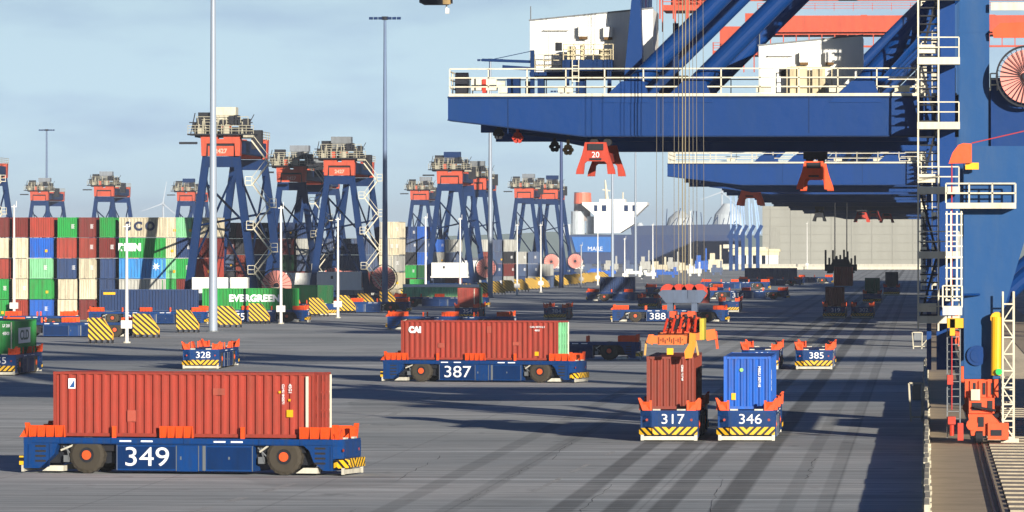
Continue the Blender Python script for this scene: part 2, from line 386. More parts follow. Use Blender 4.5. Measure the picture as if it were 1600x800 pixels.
# ------------------------------------------------------------------ automated vehicle
def bracket(x0, x1, side, lean=.16, hh=.52):
    """flared orange guide with ribs on a long side"""
    b = MB(); n = max(1, round((x1 - x0) / .42)); y0 = 1.40 * side; y1 = (1.40 + lean) * side; t = .05 * side
    b.add([(x0, y0, 1.62), (x1, y0, 1.62), (x1, y1, 1.62 + hh), (x0, y1, 1.62 + hh), (x0, y0 - t, 1.62), (x1, y0 - t, 1.62), (x1, y1 - t, 1.62 + hh), (x0, y1 - t, 1.62 + hh)],
          [(0, 1, 2, 3), (7, 6, 5, 4), (0, 4, 5, 1), (1, 5, 6, 2), (2, 6, 7, 3), (3, 7, 4, 0)])
    for i in range(n + 1):
        x = x0 + (x1 - x0) * i / n
        b.prism([(y0, 1.62), (y0 + .17 * side, 1.62), (y1 + .03 * side, 1.62 + hh), (y1, 1.62 + hh)], x - .025, x + .025, 'yz')
    return b
def make_agv():
    r = thing('guided_vehicle', 'x', 'guided vehicle')
    c = MB()
    c.prism([(-7.4, -1.5), (7.05, -1.5), (7.4, -.95), (7.4, 1.5), (-7.05, 1.5), (-7.4, .95)], 1.32, 1.60, 'xy')
    # end blocks, tapering down towards the wheel openings
    c.prism([(-7.39, .22), (-6.65, .22), (-5.95, .85), (-5.80, 1.318), (-7.39, 1.318)], -1.495, 1.495)
    c.prism([(7.02, .22), (6.6, .22), (6.15, .6), (5.95, 1.1), (5.7, 1.318), (7.02, 1.318)], -1.495, 1.495)
    c.prism([(7.02, -1.40), (7.39, -.94), (7.39, 1.49), (7.02, 1.49)], .75, 1.318, 'xy')
    c.build('chassis', ABLUE, r)
    sm = MB()
    for sd in (-1, 1):
        y0, y1 = sorted((sd * 1.503, sd * 1.49))
        for x in (-5.7, -3.3, -1.9, .1, 1.7, 3.6, 5.5): sm.box(x, x + .035, y0, y1, 1.34, 1.58)
        sm.box(-7.0, 7.0, y0, y1, 1.335, 1.36)
        for x in (-7.2, -6.2, 6.9): sm.box(x, x + .03, y0, y1, .3, 1.28)
    sm.build('seam', DBLUE, r)
    hs = MB()
    for sd in (-1, 1):
        for x0 in (-5.6, 3.5): hs.tube((x0, sd * 1.25, 1.2), (x0 + .5, sd * 1.3, .75), .04, 5).tube((x0 + .15, sd * 1.25, 1.2), (x0 + .3, sd * 1.3, .6), .035, 5).box(x0 + .02, x0 + .3, sd * 1.2 - .1, sd * 1.2 + .1, .5, .8)
    hs.build('hydraulic_line', STEEL, r)
    u = MB().box(-6.4, 6.4, -.95, .95, .45, 1.31).box(-5.75, -3.15, -1.2, 1.2, 1.0, 1.3).box(3.45, 5.7, -1.2, 1.2, 1.0, 1.3)
    for x in (-4.45, 4.75): u.tube((x, -1.2, .78), (x, 1.2, .78), .16, 8)
    u.build('underframe', DARK, r)
    e = MB().box(-3.05, 3.35, -1.46, 1.46, .16, 1.30)
    e.box(-.2, .78, -1.48, 1.48, .14, 1.29)
    bx = e.build('equipment_box', ABLUE, r)
    MB().box(1.0, 1.14, -1.49, 1.49, .18, 1.28).build('trim_strip', STEEL, bx)
    for x in (3.30, -3.02, -.24, .80): MB().box(x, x + .03, -1.49, 1.49, .16, 1.28).build('trim_strip', STEEL, bx)
    for s in (-1, 1):
        for (x0, x1) in ((-2.95, -.28), (1.2, 3.25)):
            y0, y1 = sorted((s * 1.485, s * 1.46)); MB().box(x0, x1, y0, y1, .24, 1.22).build('access_panel', DBLUE, bx)
    for s in (-1, 1):
        for x0 in (-6.85, 6.2):
            lo = MB()
            for k in range(4):
                y0, y1 = sorted((s * 1.499, s * 1.45)); lo.box(x0, x0 + .5, y0, y1, .5 + k * .22, .5 + k * .22 + .09)
            lo.build('louvre', BLACK, r)
        for x0 in (-6.55, 5.3):
            MB().prism([(x0, .10), (x0 + 1.0, .10), (x0 + 1.0, .34), (x0 + .35, .34)], min(s * 1.40, s * .9), max(s * 1.40, s * .9)).build('step', BEIGE, r)
        for xa, xb in ((-5.7, -5.0), (3.6, 4.0)): MB().beam((xa, s * 1.3, 1.02), (xb, s * 1.3, 1.3), .08).build('strut', BEIGE, r)
        MB().box(-.05, .02, min(s * 1.482, s * 1.50), max(s * 1.482, s * 1.50), .65, .80).build('door_latch', STEEL, bx)
        MB().box(2.2, 2.27, min(s * 1.485, s * 1.50), max(s * 1.485, s * 1.50), .68, .80).build('door_latch', STEEL, bx)
        tb = MB()
        for x0 in (-2.6, -1.6, 1.8, 2.6): tb.cbox(x0, s * 1.506, 1.46, .55, .012, .07)
        tb.build('warning_label', LETTER, r)
        for (x0, x1) in ((-7.1, -5.45), (-.95, .55), (5.55, 7.0)): bracket(x0, x1, s).build('guide_bracket', ORANGE, r)
        for x in (-3.15, 2.85): MB().box(x - .09, x + .09, min(s * 1.48, s * 1.38), max(s * 1.48, s * 1.38), 1.6, 2.12).build('guide_post', ORANGE, r)
        for ex in (-1, 1):
            f = MB(); x = ex * 7.2
            f.prism([(s * .98, 1.6), (s * 1.38, 1.6), (s * 1.62, 2.25), (s * 1.50, 2.25)], x - .10, x + .10, 'yz')
            f.box(x - .12, x + .12, min(s * .90, s * 1.02), max(s * .90, s * 1.02), 1.6, 2.12)
            f.prism([(x - .45, 1.6), (x, 1.6), (x + .15 * ex, 2.05), (x + .08 * ex, 2.05)], min(s * 1.0, s * 1.35), max(s * 1.0, s * 1.35))
            f.build('end_guide', ORANGE, r)
            for yy in (1.0,):
                MB().tube((ex * 7.44, s * 1.15, 1.12), (ex * 7.40, s * 1.15, 1.12), .07, 8).build('marker_light', paint('lamp_red', (170, 60, 40)), r)
    for ex in (-1, 1):
        b = MB()
        x0, x1 = sorted((ex * 7.42, ex * 7.62))
        if ex > 0: b.prism([(7.42, -.9), (7.62, -.85), (7.62, 1.46), (7.42, 1.46)], .36, .76, 'xy').prism([(7.08, -1.5), (7.25, -1.56), (7.60, -.95), (7.42, -.9)], .34, .70, 'xy')
        else: b.prism([(-7.42, .9), (-7.62, .85), (-7.62, -1.46), (-7.42, -1.46)], .36, .76, 'xy').prism([(-7.08, 1.5), (-7.25, 1.56), (-7.60, .95), (-7.42, .9)], .34, .70, 'xy')
        b.build('bumper', HAZY, r)
        x0, x1 = sorted((ex * 7.42, ex * 7.52))
        MB().box(x0, x1, -1.4, 1.4, .08, .28).box(x0, x1 + .02, -1.46, -1.3, .06, .35).box(x0, x1 + .02, 1.3, 1.46, .06, .35).build('lower_guard', BEIGE, r)
        MB().box(min(ex * 7.395, ex * 7.43), max(ex * 7.395, ex * 7.43), -.9, 1.46, .80, 1.50).build('end_panel', ABLUE, r)
        MB().box(min(ex * 7.30, ex * 7.42), max(ex * 7.30, ex * 7.42), -.85, -.45, 1.602, 1.68).box(min(ex * 7.30, ex * 7.42), max(ex * 7.30, ex * 7.42), .4, .85, 1.602, 1.68).build('sensor_bar', BEIGE, r)
    tyre = MB(); R0 = .82
    n = 36; prof = [(.34, -.26), (.66, -.27), (R0, -.19), (R0, .19), (.66, .27), (.34, .26)]
    vs = []
    for i in range(n):
        a = 2 * math.pi * i / n
        for k, (rr, y) in enumerate(prof):
            q = rr - (.035 if (i % 2 and k in (2, 3)) else 0); vs.append((q * math.cos(a), y, q * math.sin(a)))
    fs = []
    for i in range(n):
        j = (i + 1) % n
        for k in range(6): fs.append((6 * i + k, 6 * j + k, 6 * j + (k + 1) % 6, 6 * i + (k + 1) % 6))
    tyre.add(vs, fs); tm = tyre.mesh('tyre', TYRE)
    hm = MB().tube((0, -.22, 0), (0, .22, 0), .34, 20).mesh('rim', DARK)
    hm2 = MB().tube((0, -.285, 0), (0, .285, 0), .21, 16).tube((0, -.31, 0), (0, .31, 0), .1, 10).mesh('hub', HUB)
    for x in (-4.45, 4.75):
        for s in (-1, 1):
            w = bpy.data.objects.new('wheel', tm); COL.objects.link(w); w.parent = r; w.location = (x, s * 1.19, R0)
            for nm, me in (('rim', hm), ('hub', hm2)):
                o = bpy.data.objects.new(nm, me); COL.objects.link(o); o.parent = w
    ms = MB().box(-7.3, -6.9, .9, 1.0, 1.6, 1.95).tube((-7.1, .95, 1.95), (-7.1, .95, 2.1), .1, 8)
    ms.build('sensor', DARK, r)
    return r
AGV0 = make_agv()
def agv(num, px, py, rzdeg, label, load=None, side_txt=True, front_txt=True):
    r = copy_tree(AGV0)
    fr = abs(rzdeg + 90) < 30
    off = FW * (7.4 if fr else 1.5)
    P = G(px + (9 if fr else 0), py) + off
    r.location = P; r.rotation_euler = (0, 0, R(rzdeg)); tag(r, label, 'guided vehicle', 'numbered guided vehicles on the apron')
    if num:
        if side_txt: text(num, .86, LETTER, r, (-1.6, -1.496, .73), FACE_NEG_Y).scale = (1.22, 1, 1)
        if front_txt: text(num, .52, LETTER, r, (7.436, .18, 1.14), FACE_POS_X).scale = (1.15, 1, 1)
    return r, P
def on_agv(P, rz, dx): return P + Vector((math.cos(R(rz)) * dx, math.sin(R(rz)) * dx, 1.62))

# ------------------------------------------------------------------ ship-to-shore cranes
def make_crane(full=True):
    """origin at the landside rail on the quay; x across the quay, y along it"""
    r = thing('quay_crane', 'x', 'harbour crane')
    # landside legs (front and rear), tapering to the bogie
    for y in (0, 34):
        m = MB()
        m.prism([(2.0, 3.3), (3.85, 3.3), (3.9, 6.4), (5.25, 10.9), (5.25, 15.2), (1.98, 15.2)], y, y + 2.0)
        m.box(2.35, 3.45, y - .03, y, 3.5, 3.56)
        m.build('lower_leg', LEGB, r)
        uy = 12.6 if y == 0 else 33
        up = MB().box(1.82, 3.42, uy, uy + 1.75, 15.21, 60)
        for zz in (21.4, 27.6, 33.8): up.box(1.80, 3.44, uy - .02, uy, zz, zz + .12)
        up.build('upper_leg', LEGB, r)
        w = MB().prism([(41, .6), (43, .6), (43.6, 60), (40.4, 60)], y, y + 2.0); w.build('waterside_leg', BLUE, r)
        MB().box(3.43, 40.9, uy + .05, uy + 1.6, 14.9, 18.5).build('portal_beam', BLUE, r)
        MB().tube((3.7, y + 1, 7.2), (12, y + 1, 14.8), .45, 12).build('knee_brace', BLUE, r); MB().tube((40.8, y + 1, 7.2), (33, y + 1, 14.8), .45, 12).build('knee_brace', BLUE, r)
    MB().box(2.2, 3.5, 2.01, 34, 4.2, 6.0).build('sill_beam', BLUE, r); MB().box(41.3, 42.7, 2.01, 34, 4.2, 6.0).build('sill_beam', BLUE, r)
    # portal girders carrying the landside platform
    g1 = MB().prism([(-25.5, 18.1), (-25.5, 16.85), (-18.2, 15.98), (1.8, 15.98), (1.8, 18.1)], 14, 16.2)
    g1.build('portal_girder', BLUE, r)
    sm = MB().prism([(-25.52, 16.86), (-25.52, 16.80), (-18.2, 15.92), (1.8, 15.92), (1.8, 15.99), (-18.2, 15.99)], 13.86, 16.3).box(-25.52, 1.8, 13.9, 13.995, 18.0, 18.08)
    for x in (-22.3, -14.1, -6.2): sm.box(x, x + .05, 13.985, 13.999, 16.1, 18.0)
    sm.build('flange', DBLUE, r)
    g2 = MB().prism([(-23.6, 18.05), (-23.6, 16.6), (-17.6, 15.35), (1.8, 15.35), (1.8, 18.05)], 29.5, 31.5)
    g2.build('portal_girder', BLUE, r)
    b = MB()
    for x in (-24.2, -17.5, -10, -3): b.box(x, x + .8, 16.21, 29.49, 16.9, 17.9)
    b.box(-23.9, 1.7, 16.4, 17.2, 16.2, 16.7).box(-23.9, 1.7, 28.5, 29.3, 15.9, 16.5)
    b.build('cross_beam', BLUE, r)
    d = MB().box(-25.3, 1.8, 14.02, 31.4, 18.105, 18.16)
    d.build('deck', STEEL, r)
    rl = MB().rail((-25.4, 13.98, 18.12), (1.6, 13.98, 18.12), 1.45, 2.05, .07, 2)
    rl.rail((-25.4, 31.4, 18.12), (1.6, 31.4, 18.12), 1.3, 2.05, .06, 2).rail((-25.4, 14, 18.12), (-25.4, 31.4, 18.12), 1.3, 2.1, .06)
    rl.box(-25.45, 1.7, 13.93, 13.99, 18.09, 18.24)
    for k, x in enumerate((-19.6, -12.6, -9, -5.1, -1.6)): rl.box(x, x + .8, 14.1, 14.5, 18.3, 18.65)
    rl.build('railing', CREAM, r)
    # inclined tube braces
    for y in (15.1, 30.5):
        for x in (-15.9, -12.6, -3.6):
            t = MB(); t.tube((x - .3, y, 18.1), (x + 19.2 if x < -5 else 2.0, y, 37.5 if x < -5 else 24.6), .50, 18)
            t.prism([(x - 1.5, 17.75), (x + 1.3, 17.75), (x + .9, 18.9), (x - .3, 18.9)], y - 1.16 if y < 20 else y - 1.05, y + .35)
            t.build('tube_brace', BLUE, r)
    # upper boom, high over the quay
    for y in (14, 22):
        MB().box(-26, 104, y, y + 3.0, 42.6, 45.6).build('boom_girder', RED, r)
    MB().box(-25, 103, 17.01, 21.99, 43.0, 43.3).build('boom_deck', STEEL, r)
    t = MB()
    for i in range(59): 
        x = -26 + i * 2.0
        t.beam((x, 13.4, 40.9), (x, 13.4, 42.6), .16)
    t.box(-26, 90, 13.2, 13.6, 40.6, 40.9).box(-26, 90, 12.9, 13.9, 43.0, 43.1).rail((-26, 13, 46.3), (90, 13, 46.3), 1.2, 3, .08)
    t.build('boom_walkway', RED, r)
    w = MB()
    for x in (-26, -10, 10, 36, 60, 91): MB().box(x, x + 1, 17.01, 21.99, 43.6, 45.8).build('boom_tie', RED, r)
    w.box(-33, -26.1, 15, 26, 39.5, 40.2).box(-32, -26.1, 16, 25, 40.2, 44).box(-28, -26.05, 14.5, 27, 43, 46)
    for i in range(5): w.beam((-33 + i * 1.6, 14.9, 36.8), (-33 + i * 1.6, 14.9, 41.5), .18)
    w.rail((-33, 14.8, 40.2), (-26.2, 14.8, 40.2), 1.2, 1.5, .1)
    w.build('boom_cross_frame', RED, r)
    # landside column with stair tower
    MB().box(.62, 1.6, 12.9, 13.9, 3.5, 45).box(.1, .35, 12.9, 13.1, 3.5, 40).build('column', BLUE, r)
    st = MB(); stp = MB()
    for x in (-.35, .72): st.beam((x, 3.4, 5.6), (x, 3.4, 38), .09); st.beam((x, 5.2, 5.6), (x, 5.2, 38), .09)
    z = 6.0; k = 0
    while z < 36:
        st.box(-.4, 1.85, 3.3, 5.3, z, z + .38)
        st.rail((-.35, 3.32, z + .38), (1.8, 3.32, z + .38), 1.05, 1.1, .06, 1)
        if k % 2 == 0: st.box(-.38, .62, 3.6, 4.9, z + .6, z + 1.05)
        a, b_ = ((.6, z + .4), (-.2, z + 3.4)) if k % 2 else ((-.2, z + .4), (.6, z + 3.4))
        stp.beam((a[0], 4.3, a[1]), (b_[0], 4.3, b_[1]), .12, .9)
        for q in range(7):
            zz = a[1] + (b_[1] - a[1]) * q / 7; stp.box(-.25, .68, 3.7, 4.5, zz, zz + .07)
        z += 3.42; k += 1
    st.build('stair_landing', CREAM, r, (0, 7.4, 0)); stp.build('stair_flight', DARK, r, (0, 7.4, 0))
    # travel bogies under both landside legs
    for y in (0, 34):
        m = MB()
        m.box(2.05, 3.75, y - .15, y + 2.1, 2.35, 3.28).box(2.25, 3.55, y - .55, y + 2.6, 1.55, 2.34)
        m.prism([(2.35, .45), (3.9, .45), (3.95, .9), (3.4, 1.54), (2.2, 1.54)], y - 1.6, y + 3.4)
        m.box(3.2, 4.25, y - 1.9, y - .2, .25, 1.1).tube((2.4, y - 1.62, 1.0), (2.4, y - 1.8, 1.0), .3, 10)
        for xx in (2.3, 2.75, 3.2): m.box(xx, xx + .14, y - .30, y - .14, 2.4, 3.2)
        m.build('bogie', ORANGE, r)
        d = MB()
        for (a, b_, c_, d_) in ((2.45, 2.60, 2.5, 3.1), (2.95, 3.10, 2.5, 3.1), (3.38, 3.5, 2.5, 3.1), (2.4, 2.9, 1.7, 2.1), (3.2, 3.45, 1.75, 2.2)): d.box(a, b_, y - .62 if c_ < 2.4 else y - .22, y - .551 if c_ < 2.4 else y - .151, c_, d_)
        d.box(3.35, 3.9, y - 1.96, y - 1.901, .45, .75).box(2.7, 3.0, y - 1.7, y - 1.61, .9, 1.4).tube((3.3, y - .8, 1.35), (3.9, y - .8, 1.5), .12, 8).tube((2.5, y - .9, 1.9), (3.6, y - .9, 1.7), .07, 6)
        d.build('bogie_recess_shade', DARK, r)  # dark boxes paint recess shade on the bogie face, beside small fittings
        wh = MB()
        for k in range(6): wh.tube((2.58, y - 1.4 + k * .9, .42), (2.95, y - 1.4 + k * .9, .42), .34, 14)
        wh.build('wheel', DARK, r)
    for y in (0, 34):
        MB().box(41.2, 42.8, y - 2, y + 4, .3, 1.6).build('bogie', ORANGE, r)
    return r
CR0 = make_crane()
cr_lab = ['blue quay crane with cream stairs, cable reel and white machine house on its platform',
          'blue quay crane second along the quay, its tapered girder tip just under the closest one',
          'blue quay crane third along the quay, girder mostly behind the second',
          'quay crane with long orange-red upper boom seen above the white machine house',
          'quay crane just before the farthest one, only its shadowed girder showing',
          'blue quay crane tucked behind the second, its girder in shade',
          'quay crane whose orange boom edge shows at the top of the view',
          'quay crane next beyond the one with the long orange boom', 'farthest quay crane in the line']
CR_Y = [328, 621, 792, 985, 1240, 745, 884, 1110, 1400]
cranes = []
for i, y in enumerate(CR_Y):
    c = CR0 if i == 0 else copy_tree(CR0)
    cranes.append(c)
for i, (c, y) in enumerate(zip(cranes, CR_Y)):
    c.location = (0, y, 0); tag(c, cr_lab[i], 'harbour crane', 'quay cranes along the rail')
for i in (4, 6, 7, 8):        # these have their long booms stowed; nothing of them shows over the platforms
    for o in kids(cranes[i]):
        if o.name.startswith('boom'): bpy.data.objects.remove(o)
for o in kids(cranes[1]):  # second crane's unseen boom and waterside legs, shifted to steer their shadows
    if o.name.startswith('boom'): o.location.x += 95
    if o.name.startswith('waterside_leg'): o.location.x += 6
near = cranes[0]; Y0 = 328.0
# --- extras of the closest crane, in its own coordinates
def X(px, dy): return (px - 1445) / FPX * (Y0 + dy)      # near the quay vanishing point
def Z(py, dy): return ZY(py, Y0 + dy)
def machine_house(parent, xa, xb, dy, zb, ztl, ztr, depth, door_x, acs):
    h = MB().prism([(xa, zb), (xb, zb), (xb, ztr), (xa, ztl)], dy, dy + depth)
    n = int((xb - xa) / .22)
    for i in range(n + 1):
        x = xa + .02 + (xb - xa - .06) * i / n; zt = ztl + (ztr - ztl) * (x - xa) / (xb - xa)
        h.box(x, x + .07, dy - .03, dy, zb, zt - .02)
    ho = h.build('machine_house', WHITE, parent)
    d = MB().box(door_x, door_x + .85, dy - .07, dy - .031, zb + .1, zb + 2.1).box(door_x - .25, door_x + 1.1, dy - .35, dy - .031, zb + 2.25, zb + 2.30)
    do = d.build('door', WHITE, ho)
    MB().box(door_x + .35, door_x + .72, dy - .09, dy - .071, zb + 1.15, zb + 1.6).build('window', DARK, do)
    for ax, az in acs:
        a = MB().box(ax, ax + .5, dy - .55, dy - .031, az, az + .55).build('air_conditioner', WHITE, ho)
        MB().box(ax + .03, ax + .47, dy - .5, dy - .05, az - .14, az - .001).build('bracket', paint('rusty_bracket', (110, 80, 40), .7, .4), a)
    tr = MB()
    zz = lambda x: ztl + (ztr - ztl) * (x - xa) / (xb - xa)
    tr.beam((xa - .05, dy - .05, ztl + .03), (xb + .05, dy - .05, ztr + .03), .08)
    tr.tube((xa + .05, dy, ztl), (xa + .05, dy, ztl + .8), .03, 5)
    tr.build('roof_edge', STEEL, ho)
    return ho
dy = 20
machine_house(near, X(828, dy), X(1020, dy), dy, Z(112, dy), Z(32, dy), Z(13, dy), 8, X(858, dy), ((X(905, dy), Z(57, dy)), (X(944, dy), Z(58, dy))))
dy = 41
# support frame and service platform of the house
p = MB().box(X(828, 20), X(1020, 20), 19.6, 27.5, Z(118, 20), Z(112.5, 20)).box(X(840, 20), X(850, 20), 20, 21, 18.17, Z(118, 20)).box(X(990, 20), X(1000, 20), 20, 21, 18.17, Z(118, 20)).box(X(900, 20), X(915, 20), 20, 21, 18.17, Z(118, 20))
p.box(X(880, 18), X(958, 18), 17.5, 19.3, Z(110, 18), Z(93, 18))
for x in (884, 950): p.box(X(x, 18), X(x + 6, 18), 17.6, 18, 18.17, Z(110, 18))
p.build('service_platform', DBLUE, near)
MB().rail((X(880, 17), 17.4, Z(93, 17)), (X(958, 17), 17.4, Z(93, 17)), .85, .5, .05).box(X(887, 18), X(899, 18), 17.8, 18.8, Z(92.8, 18), Z(72, 18)).box(X(907, 18), X(913, 18), 17.8, 18.8, Z(92.8, 18), Z(70, 18)).box(X(936, 18), X(955, 18), 17.9, 18.8, Z(92.8, 18), Z(76, 18)).rail((X(836, 19), 18.9, Z(111, 19)), (X(878, 19), 18.9, Z(111, 19)), .9, .45, .04).build('equipment_rail', paint('aged_cream', (200, 186, 150), .6, .5), near)
lad = MB()
for x in (894, 904): lad.tube((X(x, 17), 17.3, 18.17), (X(x, 17), 17.3, Z(93, 17)), .03, 5)
for k in range(6): lad.box(X(894, 17), X(904, 17), 17.27, 17.33, 18.4 + k * .28, 18.44 + k * .28)
lad.build('ladder', CREAM, near)
# tapered blue mast in front of the house
dy = 17.5
MB().prism([(X(974, dy), 18.17), (X(1006, dy), 18.17), (X(1002, dy), Z(0, dy)), (X(1001, dy), Z(-60, dy)), (X(992, dy), Z(-60, dy)), (X(988, dy), Z(0, dy))], 16.8, 18.6).build('mast', BLUE, near)
m = MB()
for k in range(7): m.box(X(1003.5 + k * 2.4, 23), X(1004.8 + k * 2.4, 23), 22.4, 23.2, Z(19, 23), Z(-40, 23))
m.box(X(1003, 23), X(1021, 23), 22.3, 23.3, Z(21, 23), Z(18.5, 23)); m.build('louvre_panel', DBLUE, near)
# short post beside the first tube
MB().box(X(1052, 20), X(1061, 20), 20, 20.6, 18.17, Z(36, 20)).box(X(1030, 20), X(1075, 20), 19.8, 21.4, 18.17, Z(118, 20)).build('post', DBLUE, near)
# deck winch, motor, control box on the outer end
dy = 16.6
w = MB().tube((X(722, dy), 15.2, Z(130, dy)), (X(722, dy), 16.6, Z(130, dy)), .0001, 3)
w = MB().tube((X(712, dy), 16.4, Z(129, dy)), (X(732, dy), 16.4, Z(129, dy)), .56, 18).box(X(714, dy), X(731, dy), 15.6, 17, 18.17, Z(130, dy)).build('winch_drum', DARK, near)
MB().box(X(738, dy), X(756, dy), 15.8, 16.8, Z(141, dy), Z(123, dy)).box(X(760, dy), X(777, dy), 15.8, 16.8, Z(141, dy), Z(124, dy)).box(X(780, dy), X(794, dy), 15.8, 16.8, Z(145, dy), Z(136, dy)).tube((X(738, dy), 16.3, Z(131, dy)), (X(790, dy), 16.3, Z(131, dy)), .18, 10).build('winch_motor', CREAM, near)
MB().box(X(755, dy), X(761, dy), 15.7, 16.6, Z(145, dy), Z(124, dy)).build('brake', SPRED, near)
MB().box(X(793, dy), X(813, dy), 16, 17, 18.17, Z(121, dy)).box(X(820, dy), X(832, dy), 17, 18, 18.17, Z(126, dy)).build('control_cabinet', DBLUE, near)
# jib crane on the platform
j = MB().box(X(829, dy), X(835, dy), 16.4, 16.9, 18.17, Z(78, dy)).beam((X(753, dy), 16.6, Z(93, dy)), (X(832, dy), 16.6, Z(96, dy)), .15, .2).beam((X(785, dy), 16.6, Z(104, dy)), (X(829, dy), 16.6, Z(107, dy)), .2, .2)
j.tube((X(765, dy), 16.6, Z(93, dy)), (X(832, dy), 16.6, Z(79, dy)), .02, 5).tube((X(765, dy), 16.6, Z(95, dy)), (X(765, dy), 16.6, Z(120, dy)), .02, 5)
j.build('jib_crane', DBLUE, near)
# second white house
dy = 41
MB().box(X(1180, 22), X(1355, 22), 21.4, 29, 17.2, 18.04).build('house_bearer', DBLUE, near)
machine_house(near, X(1186, 22), X(1348, 22), 22, 18.2, Z(72, 22), Z(56, 22), 7, X(1208, 22), ((X(1250, 22), Z(98, 22)), (X(1290, 22), Z(98, 22))))
MB().box(X(1235, 21), X(1262, 21), 20.8, 21.5, 18.2, Z(104, 21)).box(X(1270, 21), X(1290, 21), 20.8, 21.5, 18.2, Z(106, 21)).rail((X(1230, 20), 20.6, 18.2), (X(1300, 20), 20.6, 18.2), 1.6, .6, .05).build('equipment_rail', paint('aged_cream', (200, 186, 150)), near)
# festoon trolleys under the girder
for k, (px, py, c) in enumerate(((779, 209, DARK), (809, 215, SPRED), (867, 229, DARK), (888, 234, paint('brass', (170, 140, 90))))):
    dy = 16 if k < 2 else 23
    x, z = X(px, dy), Z(py, dy)
    m = MB()
    for a in range(6):
        t_ = a * math.pi / 3; m.tube((x + .18 * math.cos(t_), dy - .25, z + .18 * math.sin(t_)), (x + .18 * math.cos(t_), dy + .25, z + .18 * math.sin(t_)), .13, 8)
    m.box(x - .08, x + .08, dy - .1, dy + .1, z, z + 1.2); m.build('festoon_sheave', c, near)
fr = MB().beam((X(800, 17), 17, 16.25), (X(935, 17), 17, 15.75), .2, .35); fr.build('trolley_rail', DBLUE, near)
# cable reel
def reel(parent, x, y, z, R1, n, col, back=None):
    m = MB().tube((x, y + .12, z), (x, y + .4, z), R1 * .86, 36).build('cable_reel', col, parent)
    s = MB().ring((x, y, z), R1 * .94, R1, -.05, .45, 40)
    for k in range(n):
        a = 2 * math.pi * k / n; s.beam((x + .2 * R1 * math.cos(a), y, z + .2 * R1 * math.sin(a)), (x + R1 * math.cos(a), y, z + R1 * math.sin(a)), .035 * R1 / 1.5)
    s.tube((x, y - .15, z), (x, y + .2, z), .16 * R1, 14); s.build('reel_frame', DARK, m)
    return m
reel(near, X(1604, 11), 11.2, Z(120, 11), 1.65, 32, PINK)
MB().box(X(1548, 12), X(1640, 12), 12.3, 12.58, Z(238, 12), Z(122, 12)).build('portal_web', BLUE, near)
MB().prism([(X(1550, 12), Z(49, 12)), (X(1562, 12), Z(37, 12)), (X(1640, 12), Z(35, 12)), (X(1640, 12), Z(60, 12)), (X(1552, 12), Z(60, 12))], 11.8, 12.2).build('reel_guard', ORANGE, near)
MB().box(X(1548, 12), X(1640, 12), 12, 12.2, Z(17, 12), Z(5, 12)).rail((X(1547, 12), 12, Z(142, 12)), (X(1558, 12), 12, Z(142, 12)), .9, .4, .07).build('upper_walkway', CREAM, near)
# orange cable bell and its cable
dy = -1.2
MB().prism([(X(1482, dy), Z(256, dy)), (X(1488, dy), Z(239, dy)), (X(1497, dy), Z(227, dy)), (X(1505, dy), Z(224, dy)), (X(1518, dy), Z(225, dy)), (X(1518, dy), Z(255, dy))], -1.5, -.8).build('cable_bell', ORANGE, near)
MB().box(X(1508, dy), X(1529, dy), -1.1, -.7, Z(265, dy), Z(254.5, dy)).build('limit_switch_box', YELLOW, near)
MB().tube((X(1518, dy), -1.1, Z(224, dy)), (X(1640, dy), -1.1, Z(196, dy)), .03, 6).tube((X(1487, dy), -1.1, Z(256, dy)), (X(1487, dy), -1.1, Z(640, dy)), .035, 6).build('power_cable', ROPER, near)
# access platform round the leg
dy = -1.3
pf = MB().box(X(1478, dy), X(1587, dy), -1.5, -.26, Z(326, dy), Z(317, dy)).rail((X(1478, dy), -1.45, Z(317, dy)), (X(1586, dy), -1.45, Z(317, dy)), .98, 1.3, .08, 1)
pf.rail((X(1478, dy), -.3, Z(317, dy)), (X(1586, dy), -.3, Z(317, dy)), .98, 1.3, .06, 1); pf.build('access_platform', CREAM, near)
pf = MB(); zt, zb = Z(330, dy), Z(470, dy)
for x in (1479, 1486, 1495, 1502): pf.box(X(x, dy) - .04, X(x, dy) + .04, -1.25, -1.17, zb, zt)
k = 0
while zb + k * .55 < zt: pf.box(X(1477, dy), X(1504, dy), -1.29, -1.25, zb + k * .55, zb + k * .55 + .07); k += 1
pf.box(X(1473, dy), X(1503, dy), -1.5, -.3, Z(492, dy), Z(478, dy)).rail((X(1473, dy), -1.45, Z(480, dy)), (X(1503, dy), -1.45, Z(480, dy)), 1.1, .5, .07, 1)
pf.build('caged_ladder', CREAM, near)
MB().tube((X(1530, 0), -.12, Z(460, 0)), (X(1500, 0), -1.2, Z(460, 0)), .06, 8).tube((X(1526, 0), -.2, Z(555, 0)), (X(1526, 0), .02, Z(555, 0)), .52, 24).tube((X(1526, 0), -.26, Z(555, 0)), (X(1526, 0), .02, Z(555, 0)), .34, 24).build('pivot_cap', BLUE, near)
